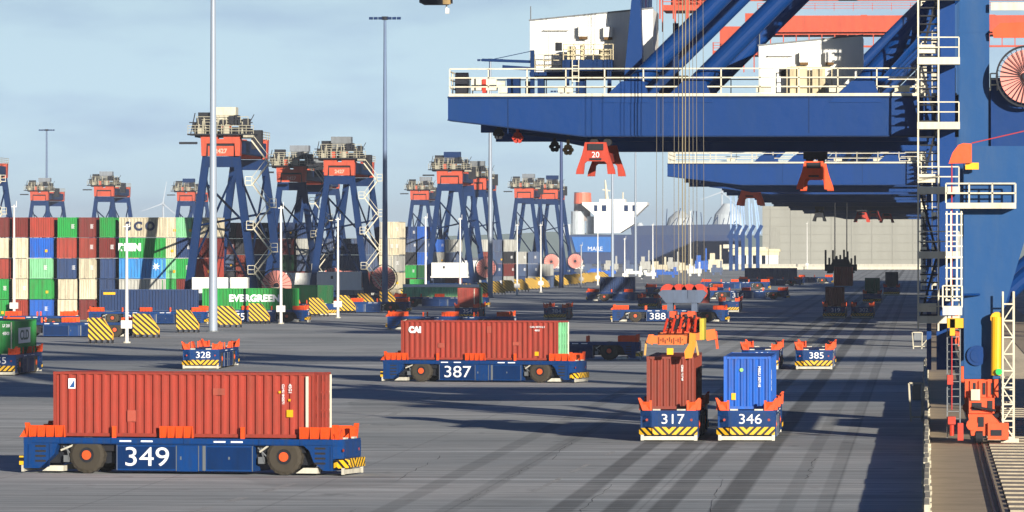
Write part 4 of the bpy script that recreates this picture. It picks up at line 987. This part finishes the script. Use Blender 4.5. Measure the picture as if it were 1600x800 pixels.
# ------------------------------------------------------------------ yard (stacking) cranes
def make_yard_crane():
    r = thing('yard_crane', 'x', 'yard crane'); Wd = 34
    for y in (0, Wd):
        for s in (-1, 1):
            MB().beam((s * 4.9, y, 1.0), (s * 2.05, y, 22.4), 1.15, 1.0, w2=1.0).build('leg', DBLUE, r)
        MB().box(-2.2, 2.2, y - .45, y + .45, 20.9, 22.35).build('cross_beam', DBLUE, r)
        MB().box(-6, 6, y - .6, y + .6, .9, 1.7).box(-6.2, -3.6, y - .5, y + .5, .1, .9).box(3.6, 6.2, y - .5, y + .5, .1, .9).build('sill_beam', DBLUE, r)
        c = MB().box(-1.75, 1.75, y - .8, y + .9, 22.41, 23.75).build('name_board', RED, r)
        MB().prism([(-2.6, 22.41), (-2.0, 22.41), (-1.9, 24.1), (1.9, 24.1), (2.0, 22.41), (2.6, 22.41), (2.7, 25.2), (.4, 25.2), (.4, 24.7), (-.4, 24.7), (-.4, 25.2), (-2.7, 25.2)], y - 1.1, y + 1.0).build('head_frame', RED, r)
        MB().box(-1.95, 1.95, y - .7, y + .7, 22.42, 24.08).build('head_recess', DARK, r)
    for s in (-1, 1):
        MB().box(s * 2.0 - .55, s * 2.0 + .55, 1.05, Wd - 1.05, 22.8, 24.6).build('main_girder', DBLUE if s > 0 else RED, r)
    b = MB()
    for (p0, p1) in (((2.3, 1, 20), (3.9, Wd - 1, 8)), ((3.9, 1, 8), (2.3, Wd - 1, 20)), ((-2.3, 1, 20), (-3.9, Wd - 1, 8)), ((-3.9, 1, 8), (-2.3, Wd - 1, 20)), ((-3.2, 0, 13), (3.2, Wd, 15)), ((-2.4, 0, 19), (3.8, Wd, 9)), ((4.4, 0, 4), (-3.4, Wd, 12))):
        b.tube(p0, p1, .16, 6)
    b.build('brace', DBLUE, r)
    d = MB().box(-4.4, 4.6, -2.2, 3, 25.21, 25.4)
    d.box(-3.6, -.8, -1, 2, 25.4, 26.6).box(-.2, 3.0, -1, 2.2, 25.4, 26.3).tube((-2.6, -1.2, 26.4), (.4, -1.2, 26.4), .45, 10).box(-5.6, -3.2, -1.4, -.5, 24.0, 24.3).box(-3.1, -1.2, -.6, 1, 26.8, 28.3)
    d.box(1.2, 3.4, -.5, 8, 24.9, 26.2).box(3.5, 4.9, 5, 7, 23.4, 26.0).box(-4.0, 3.6, 3.1, 9, 25.0, 25.9)
    for q in range(16):
        x0 = rnd.uniform(-4, 4.2); z0 = rnd.uniform(25.4, 26.8); d.box(x0, x0 + rnd.uniform(.2, .9), -1.9, 2, z0, z0 + rnd.uniform(.3, 1.4))
    d.beam((-4.2, -1.5, 26.9), (4.4, -1.5, 26.9), .14).beam((3.2, -1.5, 25.4), (4.6, -1.5, 28), .1).beam((-4, -1.5, 25.4), (-3.4, -1.5, 28.2), .12)
    d.build('trolley', DARK, r)
    MB().box(-.6, 2.4, -1.2, 1.6, 26.55, 27.9).box(-.8, 2.6, -1.4, 1.8, 27.9, 29.0).build('trolley_house', CREAM, r)
    k = MB().rail((-4.3, -2.2, 25.4), (4.6, -2.2, 25.4), 1.1, 1.0, .07).rail((-3.2, -1.6, 26.6), (3.8, -1.6, 26.6), 1.1, 1.0, .07).rail((3.0, 10, 25.0), (3.0, 33, 25.0), 1.1, 3, .08)
    for q in range(14):
        x0 = -4 + rnd.uniform(0, 8); k.beam((x0, -2.0, 25.3), (x0 + rnd.uniform(-.2, .2), -2.0, rnd.uniform(26.2, 28.2)), .10)
    k.box(-3, -2.2, -2.1, -1.4, 25.4, 26.2).box(.6, 1.3, -2.1, -1.5, 25.4, 26.4).box(3.2, 4.6, -2.3, -1.2, 24.9, 25.2).build('walkway_rail', paint('aged_rail', (176, 170, 148), .6, .4), r)
    MB().box(-1.2, -.6, -2.0, -1.3, 25.3, 26.5).build('hoist_guard', RED, r); MB().box(.2, 1.6, -1.9, -1.5, 26.2, 26.5).build('hoist_guard', RED, r)
    # zigzag stair hung on the outer leg
    s_ = MB(); x = 4.2; z = 24.5; left = False; kx = 0
    while z > 5:
        xa, xb = x + kx * .09, x + 2.3 + kx * .09; a, b_ = (xb, xa) if left else (xa, xb)
        s_.beam((a, -.9, z), (b_, -.9, z - 3.0), .16, .7); s_.beam((a, -1.3, z + 1), (b_, -1.3, z - 2.0), .07)
        s_.box(min(b_, b_ + .9 * (-1 if left else 1)), max(b_, b_ + .9 * (-1 if left else 1)), -1.4, -.4, z - 3.12, z - 3.0)
        s_.rail((min(b_, b_ + .9 * (-1 if left else 1)), -1.4, z - 3.0), (max(b_, b_ + .9 * (-1 if left else 1)), -1.4, z - 3.0), 1.1, .9, .08, 1)
        z -= 3.0; left = not left; kx += 1
    s_.build('zigzag_stair', CREAM, r)
    h = MB().box(-3.6, 3.9, -3.4, -1.0, 3.2, 6.0)
    for q in range(24): h.box(-3.55 + q * .31, -3.45 + q * .31, -3.44, -3.4, 3.25, 5.95)
    h.box(-3.8, 4.1, -3.5, -.7, 2.9, 3.2); ho = h.build('electrical_cabin', WHITE, r); MB().box(-1.2, -.8, -3.48, -3.45, 4.8, 5.3).build('window', DARK, ho)
    reel(r, 7.6, -1.2, 4.9, 2.35, 20, PINK if True else STEEL)
    MB().box(5.2, 7.5, -.9, -.2, 2.4, 5.2).build('reel_bracket', DBLUE, r)
    text('2427', .6, paint('pale_lettering', (230, 170, 150), .6, .3), r, (0, -.82, 23.05), FACE_NEG_Y, off=.03)
    return r
YC0 = make_yard_crane()
yc = [(346, 827, 'tallest yard crane with white cabin on top, behind the first thick mast'), (456, 1030, 'yard crane with cream top beside the zigzag stair of the tallest one'), (531, 1015, 'yard crane with grey top house, astride the lettered slate container'),
      (490, 1420, 'yard crane half hidden between the twin yard cranes'),
      (656, 1840, 'small yard crane next to the dark cluster of yard cranes'), (703, 1330, 'large dark yard crane at the front of the cluster in the middle'), (742, 1480, 'yard crane just behind the large dark one in the cluster'),
      (819, 1760, 'small yard crane beside the third mast, the nearer of a pair'), (857, 1800, 'small yard crane whose reel stands under the blue mast, the farther of a pair'),
      (-52, 1180, 'yard crane cut by the picture edge above the red containers'), (62, 1870, 'squat-looking yard crane above the stacks under the distant lamp mast'), (163, 1700, 'yard crane above the green topped stack'), (291, 1890, 'smallest yard crane above the stacks beside the tallest one')]
ycs = [YC0] + [copy_tree(YC0) for _ in yc[1:]]
for o, (px, D, lab) in zip(ycs, yc):
    o.location = W(px, D); tag(o, lab, 'yard crane', 'yard cranes over the container blocks')
    sc_ = {827: .955, 1030: .89, 1015: .93}.get(D, 1.0); o.scale = (sc_, 1, sc_)
    for c in kids(o):
        if c.name.startswith('trolley_house'):
            k_ = ycs.index(o)
            c.material_slots[0].link = 'OBJECT'; c.material_slots[0].material = (paint('house_buff', (206, 200, 176), .6, .4), STEEL, DBLUE, paint('house_grey', (128, 134, 140), .6, .4))[(0, 3, 1, 1, 3, 2, 1, 3, 2, 0, 3, 3, 2)[k_]]
            c.location.x = rnd.uniform(-.6, .9)
    if D > 1200:
        for c in kids(o):
            if c.name.startswith('zigzag_stair') or c.name.startswith('number_marking'): bpy.data.objects.remove(c)

# ------------------------------------------------------------------ yellow barriers at the lane ends
def make_barrier():
    r = thing('crash_barrier', 'x', 'barrier')
    MB().prism([(-1.25, .35), (1.2, .35), (1.25, 1.0), (.25, 2.55), (-1.25, 2.62)], -.06, .06).build('striped_panel', BARR, r)
    MB().prism([(-1.22, .35), (1.17, .35), (1.2, .95), (.23, 2.5), (-1.22, 2.57)], 1.0, 1.1).box(-1.25, -1.1, .061, .999, .35, 2.6).box(.95, 1.15, .061, .999, .4, .8).build('back_frame', YELLOW, r)
    f = MB()
    for x in (-1.2, -.6, 0, .6, 1.1): f.box(x, x + .12, -.05, 1.1, 0, .35)
    f.build('foot', DARK, r); return r
B0 = make_barrier()
bx = [157, 228, 293, 358, 405, 498, 541, 573, 607, 637, 662, 688, 712, 736, 758, 778, 797, 815, 832, 848, 863, 878, 892, 905, 918, 930, 942]
for k, px in enumerate(bx):
    py = 378 + (1445 - px) * .1230
    o = B0 if k == 0 else copy_tree(B0)
    o.location = G(px, py); sc = 1.0 if k != 1 and k != 3 else 1.12
    o.scale = (sc * (1 + .012 * k), 1, 1.0)
    nm = ('first yellow striped barrier from the near end of the row, beside the thin white pole', 'second yellow striped barrier from the near end, just past the thin white pole', 'third yellow striped barrier, in front of the slate blue container', 'fourth yellow striped barrier, just past the thick mast', 'fifth yellow striped barrier, in front of the green lettered container',
          'sixth yellow striped barrier, past the green lettered container', 'seventh barrier, behind the fourth thin pole', 'eighth barrier, before the second tall mast')
    tag(o, nm[k] if k < 8 else '%s yellow striped barrier counted along the row from the near end' % (ordn[k] if k < 16 else 'number %d' % (k + 1)), 'barrier', 'yellow striped barriers at the lane ends')
tree_cached = True

# ------------------------------------------------------------------ lamp masts and poles
def mast(px, py, top, r0, r1, label, head=True, mat=POLE):
    P = G(px, py); m = thing('lamp_mast', label, 'lamp mast', P, 0, 'tall lamp masts')
    MB().tube((0, 0, 0), (0, 0, top), r0, 16, r1).build('pole', mat, m)
    MB().tube((0, 0, 0), (0, 0, .12), r0 * 1.5, 16).build('base_plate', STEEL, m)
    h = MB().tube((0, 0, top - .3), (0, 0, top + .2), .5, 10)
    h.build('head_ring', DARK, m)
    for k in range(7):
        x = -2.1 + k * .7; MB().box(x - .28, x + .28, -.4, .3, top - .25, top + .12).build('floodlight', DBLUE, m)
    return m
mast(333, 518, 44, .52, .24, 'thickest lamp mast, running out of the top of the view')
mast(601.5, 485, 44, .48, .2, 'tall bluish lamp mast whose floodlight head stands against open sky', mat=paint('mast_blue', (100, 120, 150), .5, .2))
mast(766, 465, 44, .5, .2, 'tall pale lamp mast passing behind the tapered girder tip')
mast(877, 450, 44, .52, .25, 'blue lamp mast left of the red spreader', mat=paint('mast_dark', (50, 72, 120), .5, .2))
mast(957, 437, 44, .45, .2, 'lamp mast crossing in front of the white ship bridge')
mast(993, 431, 44, .45, .2, 'lamp mast just past the white ship bridge')
mast(73, 431.5, 44, .45, .25, 'distant lamp mast above the stacks', mat=paint('mast_blue', (92, 118, 158)))
def pole(px, py, top, label):
    P = G(px, py); m = thing('service_pole', label, 'pole', P, 0, 'thin white service poles')
    MB().tube((0, 0, 0), (0, 0, top), .2, 10, .11).build('pole', WHITE, m)
    MB().box(-.55, .55, -.3, .1, 1.5, 2.3).build('junction_box', WHITE, m)
    MB().tube((0, 0, 0), (0, 0, .15), .4, 10).build('base_plate', BEIGE, m)
    MB().box(-.35, .35, -.08, .08, top - .3, top - .2).tube((.3, 0, top - .2), (.3, 0, top + .5), .04, 6).build('antenna_bracket', WHITE, m)
for k, (px, py, yt, lab) in enumerate(((22, 500, 320, 'thin white pole in front of the first stacks beside the green container'), (198, 536, 350, 'thin white pole between the first two yellow barriers'), (439, 506, 322, 'thin white pole in front of the pink cable reel'),
        (528, 497, 340, 'thin white pole in front of the white equipment cabin'), (665, 478, 338, 'thin white pole beside the small yard crane'), (719, 471, 340, 'thin white pole in front of the dark crane cluster'),
        (808, 462, 350, 'thin white pole before the pair of small yard cranes'), (845, 457, 350, 'thin white pole beside the red cable reel'), (908, 449, 382, 'short thin pole below the ship hull'), (934, 446, 360, 'thin pole in front of the bright blue hull'),
        (976, 441, 372, 'thin pole between the two masts at the ship'), (1020, 436, 350, 'thin pole past the ship bridge'), (1079, 423, 330, 'pale thin pole beside the hoist ropes'), (1261, 421, 348, 'pale lamp post in front of the beige harbour wall'))):
    pole(px, py, ZY(yt, DG(py)), lab)

# ------------------------------------------------------------------ far shore, ships, port buildings
def part(bld, nm, mat, par): return bld.build(nm, mat, par)
D = 2520
w = MB(); x0, x1 = qx(1192, D), qx(1452, D)
zt = ZY(322, D); w.box(0, x1 - x0, 0, 60, 0, zt)
r_ = thing('harbour_hall', 'huge plain beige harbour hall wall closing the far end of the quay', 'building', (x0, D, 0))
w.build('wall', paint('hall_beige', (158, 157, 146), .8, .4, (122, 120, 110), scale=.04), r_)
sm = MB()
for k in range(7): sm.box(0, x1 - x0, -.25, -.05, 3.3 * (k + 1), 3.3 * (k + 1) + .16)
for k in range(8): sm.box(8 * k + 3, 8 * k + 3.3, -.2, -.05, 0, zt)
sm.box(3, 7, -.3, -.05, 2, 16); sm.build('cladding_seam', paint('hall_seam', (146, 145, 134)), r_)
r_ = thing('kerb_wall', 'long pale kerb wall at the foot of the beige hall', 'wall', (qx(1085, 2400), 2400, 0))
MB().box(0, 88, 0, 1, 0, 1.0).build('wall', CREAM, r_)
MB().box(0, 88, 6, 7, 0, 2.0).build('upper_wall', BEIGE, r_)
D = 2430
r_ = thing('port_office', 'low cream port building with white columns and dark openings', 'building', W(1145, D))
q = lambda px: (px - 1145) / FPX * D
MB().box(q(1140), q(1217), 0, 12, ZY(399, D), ZY(389, D)).box(q(1138), q(1219), -.5, 12, ZY(393, D), ZY(390, D)).build('roof', paint('office_cream', (216, 206, 168), .7, .2), r_)
MB().box(q(1142), q(1215), 3, 12, 0, ZY(399, D)).build('wall', DBLUE, r_)
c = MB()
for a, b_ in ((1141, 1144), (1153, 1162), (1166, 1170), (1182, 1190), (1196, 1216), (1174, 1176)): c.box(q(a), q(b_), -.2, 2.9, 0, ZY(399, D))
c.build('column', WHITE, r_)
MB().box(q(1130), q(1150), 1, 8, ZY(388, D), ZY(382, D)).box(q(1152), q(1200), 1, 8, ZY(389, D), ZY(386, D)).build('roof_equipment', CREAM, r_)
# white superstructure ship
D = 2650
def px3(px): return (px - 950) / FPX * D
r_ = thing('container_ship', 'ship with white winged bridge, orange-topped funnel and bright blue hull', 'ship', W(950, D))
zz = lambda py: ZY(py, D)
MB().prism([(px3(888), zz(367)), (px3(898), zz(398)), (px3(905), zz(412)), (px3(1160), zz(412)), (px3(1160), zz(367))], 0, 30).build('hull', paint('hull_blue', (40, 62, 104), .6, .3), r_)
MB().prism([(px3(893), zz(370)), (px3(900), zz(394)), (px3(955), zz(394)), (px3(955), zz(370))], -.6, -.05).build('hull_panel', paint('hull_bright', (30, 104, 180), .6, .25), r_)
s = MB().prism([(px3(928), zz(364)), (px3(928), zz(336)), (px3(909), zz(320)), (px3(909), zz(316)), (px3(1011), zz(316)), (px3(1011), zz(320)), (px3(990), zz(340)), (px3(990), zz(350)), (px3(968), zz(364))], 2, 22)
s.box(px3(936), px3(976), 4, 18, zz(316), zz(311)); s.build('superstructure', WHITE, r_)
ww = MB()
for a, b_ in ((940, 947), (975, 981), (928, 933), (988, 993)): ww.box(px3(a), px3(b_), 1.8, 1.98, zz(330), zz(320.5))
ww.build('window', DBLUE, r_)
MB().tube((px3(947), 8, zz(312)), (px3(944), 8, zz(281)), .8, 8, .3).beam((px3(940), 8, zz(296)), (px3(952), 8, zz(298)), .5).tube((px3(972), 8, zz(312)), (px3(972), 8, zz(300)), .3, 6).build('mast', CREAM, r_)
f = MB().tube((px3(907), 12, zz(345)), (px3(907), 12, zz(300)), 3.6, 16, 3.2); f.build('funnel', paint('funnel_grey', (150, 140, 136)), r_)
MB().tube((px3(908), 11.4, zz(318)), (px3(908), 11.4, zz(301)), 3.7, 16, 3.5).build('funnel_band', paint('funnel_orange', (240, 120, 90)), r_)
m = MB()
for a, b_, c_, d_ in ((890, 912, 330, 366), (914, 926, 338, 366), (872, 890, 350, 368)): m.tube((px3((a + b_) / 2), 10, zz(d_)), (px3((a + b_) / 2), 10, zz(c_)), (b_ - a) / 2 / FPX * D, 14)
m.build('deck_tank', paint('pale_tank', (206, 214, 218), .6, .2), r_)
text('Hanjin', 3.0, LETTER, r_, (px3(926), -.65, zz(388)), FACE_NEG_Y, 'hull_lettering') if False else text('MARE', 1.8, LETTER, r_, (px3(930), -.65, zz(389)), FACE_NEG_Y, 'hull_lettering')
# second, long dark hull
D = 2900
def p4(px): return (px - 1060) / FPX * D
r_ = thing('cargo_ship', 'long dark slate hull lying beyond the white bridge ship', 'ship', W(1060, D))
MB().prism([(p4(985), ZY(353, D)), (p4(992), ZY(410, D)), (p4(1150), ZY(410, D)), (p4(1152), ZY(350, D))], 0, 30).build('hull', paint('hull_slate', (44, 62, 96), .6, .25), r_)
m = MB()
for k in range(14): m.beam((p4(1040 + k * 8), 5, ZY(352, D)), (p4(1044 + k * 8 + rnd.uniform(-6, 6)), 5, ZY(rnd.uniform(325, 345), D)), .35)
m.build('deck_derrick', DBLUE, r_)
for (px, a, b_, w_, lab) in ((1063, 330, 352, 44, 'broad white domed tank beyond the dark hull'), (1138, 318, 352, 50, 'pale rounded tank beyond the derricks'), (1000, 348, 366, 20, 'small white tank beside the ship bridge')):
    D = 3100; r_ = thing('storage_tank', lab, 'tank', W(px, D)); rr_ = w_ / 2 / FPX * D
    MB().tube((0, 0, 0), (0, 0, ZY(b_, D)), rr_, 24).tube((0, 0, ZY(b_, D)), (0, 0, ZY((a + b_) / 2, D)), rr_, 24, rr_ * .85).tube((0, 0, ZY((a + b_) / 2, D)), (0, 0, ZY(a, D)), rr_ * .85, 24, rr_ * .3).build('shell', paint('tank_grey', (190, 198, 202), .6, .15), r_)
# slender blue-white jetty cranes
D = 2300
for k, (px, lean) in enumerate(((1142, 0), (1151, 1), (1161, 4), (1172, 2), (1184, 6))):
    r_ = thing('jetty_crane', '%s of the slender blue jetty loaders behind the port building' % ordn[k], 'loader crane', W(px, D), 0, 'blue jetty loaders')
    s_ = D / FPX
    MB().beam((0, 0, 0), (0, 0, ZY(362, D)), 1.3).beam((-1, 0, ZY(372, D)), (1.5, 0, ZY(352, D)), 1.2).build('base', ABLUE, r_)
    MB().beam((0, 0, ZY(362, D)), (-lean * s_, 0, ZY(300, D)), .55).beam((1.0, 0, ZY(365, D)), (1.0 - lean * s_, 0, ZY(318, D)), .35).build('arm', paint('pale_blue', (150, 180, 215)), r_)
# clutter of quay equipment between masts and ropes
kinds = [('white', 'portable cabin'), ('cream', 'portable cabin'), ('slate', 'parked trailer'), ('blue', 'portable cabin'), ('grey', 'parked trailer')]
spots = [(900, 398, 26, 9), (926, 404, 30, 10), (955, 400, 22, 14), (985, 405, 24, 16), (1008, 400, 16, 20), (1030, 404, 26, 14), (1052, 398, 20, 18), (1072, 404, 24, 12), (1096, 400, 20, 22), (1118, 402, 22, 26), (940, 417, 44, 8), (990, 418, 30, 8), (1040, 420, 40, 8), (1085, 416, 22, 12), (870, 404, 30, 12), (1012, 424, 26, 9), (1120, 412, 18, 12)]
where = ['below the blue hull', 'under the hull lettering', 'behind the mast at the ship', 'beside the second ship mast', 'left of the hoist ropes', 'in front of the dark hull', 'behind the thick ropes', 'right of the thick ropes', 'below the derricks', 'next to the port building', 'at the end of the barrier row', 'beyond the navy container', 'on the pale kerb beyond vehicle 388', 'in front of the pale thin pole', 'behind the red cable reel', 'beyond the shaded vehicles', 'before the port building columns']
for k, ((px, py, w_, h_), wh) in enumerate(zip(spots, where)):
    D = 2250 - (py - 398) * 18; s_ = D / FPX; cl, kd = kinds[(k * 7 + k // 3) % 5]
    m = MB(); ww_ = w_ * s_; hh_ = h_ * s_
    m.box(-ww_ / 2, ww_ / 2, 0, 3, .8, .8 + hh_ * .62).box(-ww_ / 2 + ww_ * .1, -ww_ / 2 + ww_ * .45, .5, 2.5, .8 + hh_ * .62, .8 + hh_)
    for a in (-.4, .25): m.box(ww_ * a, ww_ * a + .7, .3, 2.8, 0, .8)
    m.box(ww_ * .3, ww_ * .42, .2, .6, .8 + hh_ * .62, .8 + hh_ * 1.5)
    o = m.build('portable_cabin' if 'cabin' in kd else 'trailer', cmat(cl), None, W(px, D)); tag(o, '%s %s %s' % (cl, kd, wh), kd)
# low shore line and wind turbine
D = 4200
def sh(px): return W(px, D)
pts = [(0, 376), (120, 370), (180, 373), (260, 368), (330, 371), (600, 372), (780, 366), (860, 362), (920, 366), (1200, 368), (1450, 370), (1700, 372)]
m = MB(); base = W(800, D)
for (a, b_), (c_, d_) in zip(pts, pts[1:]):
    A, B = W(a, D), W(c_, D); m.add([(A.x, A.y, -.5), (B.x, B.y, -.5), (B.x, B.y, ZY(d_, D)), (A.x, A.y, ZY(b_, D)), (A.x, A.y + 300, -.5), (B.x, B.y + 300, -.5), (B.x, B.y + 300, ZY(d_, D)), (A.x, A.y + 300, ZY(b_, D))], [(0, 1, 2, 3), (3, 2, 6, 7), (4, 7, 6, 5)])
tag(m.build('hills', paint('far_dunes', (96, 110, 110), .9, .2, streak=False)), kind='structure')
D = 8500
FAINT = paint('turbine_grey', (186, 196, 204), .6, .05)
for px, yt, lab in ((255, 318, 'faint pale wind turbine above the yard block'), (1128, 300, 'faint pale wind turbine beyond the far tanks')):
    r_ = thing('wind_turbine', lab, 'wind turbine', W(px, D)); zt = ZY(yt, D)
    MB().tube((0, 0, 0), (0, 0, zt), 2.2, 10, 1.2).build('tower', FAINT, r_)
    MB().box(-1.6, 1.6, -3, 5, zt - 1.5, zt + 1.8).build('nacelle', FAINT, r_)
    for a in (80, 200, 320): MB().beam((0, -3.5, zt), (30 * math.cos(R(a)), -3.5, zt + 30 * math.sin(R(a))), 1.8, .5, w2=.5).build('blade', FAINT, r_)

# ------------------------------------------------------------------ haze
hz = MB().box(-5900, 5900, -700, 13000, -1.5, 75)
vm = bpy.data.materials.new('air_haze'); vm.use_nodes = True; t = vm.node_tree; t.nodes.clear()
o_ = t.nodes.new('ShaderNodeOutputMaterial'); v_ = t.nodes.new('ShaderNodeVolumePrincipled')
v_.inputs['Color'].default_value = (.80, .88, 1.0, 1); v_.inputs['Density'].default_value = 8e-5; v_.inputs['Anisotropy'].default_value = 0.0
t.links.new(v_.outputs[0], o_.inputs['Volume'])
HZ = hz.build('haze', vm); tag(HZ, kind='stuff')

# remove the vehicle prototype (every vehicle above is a copy of it)
def wipe(o):
    for c in kids(o): wipe(c)
    bpy.data.objects.remove(o)
wipe(AGV0)
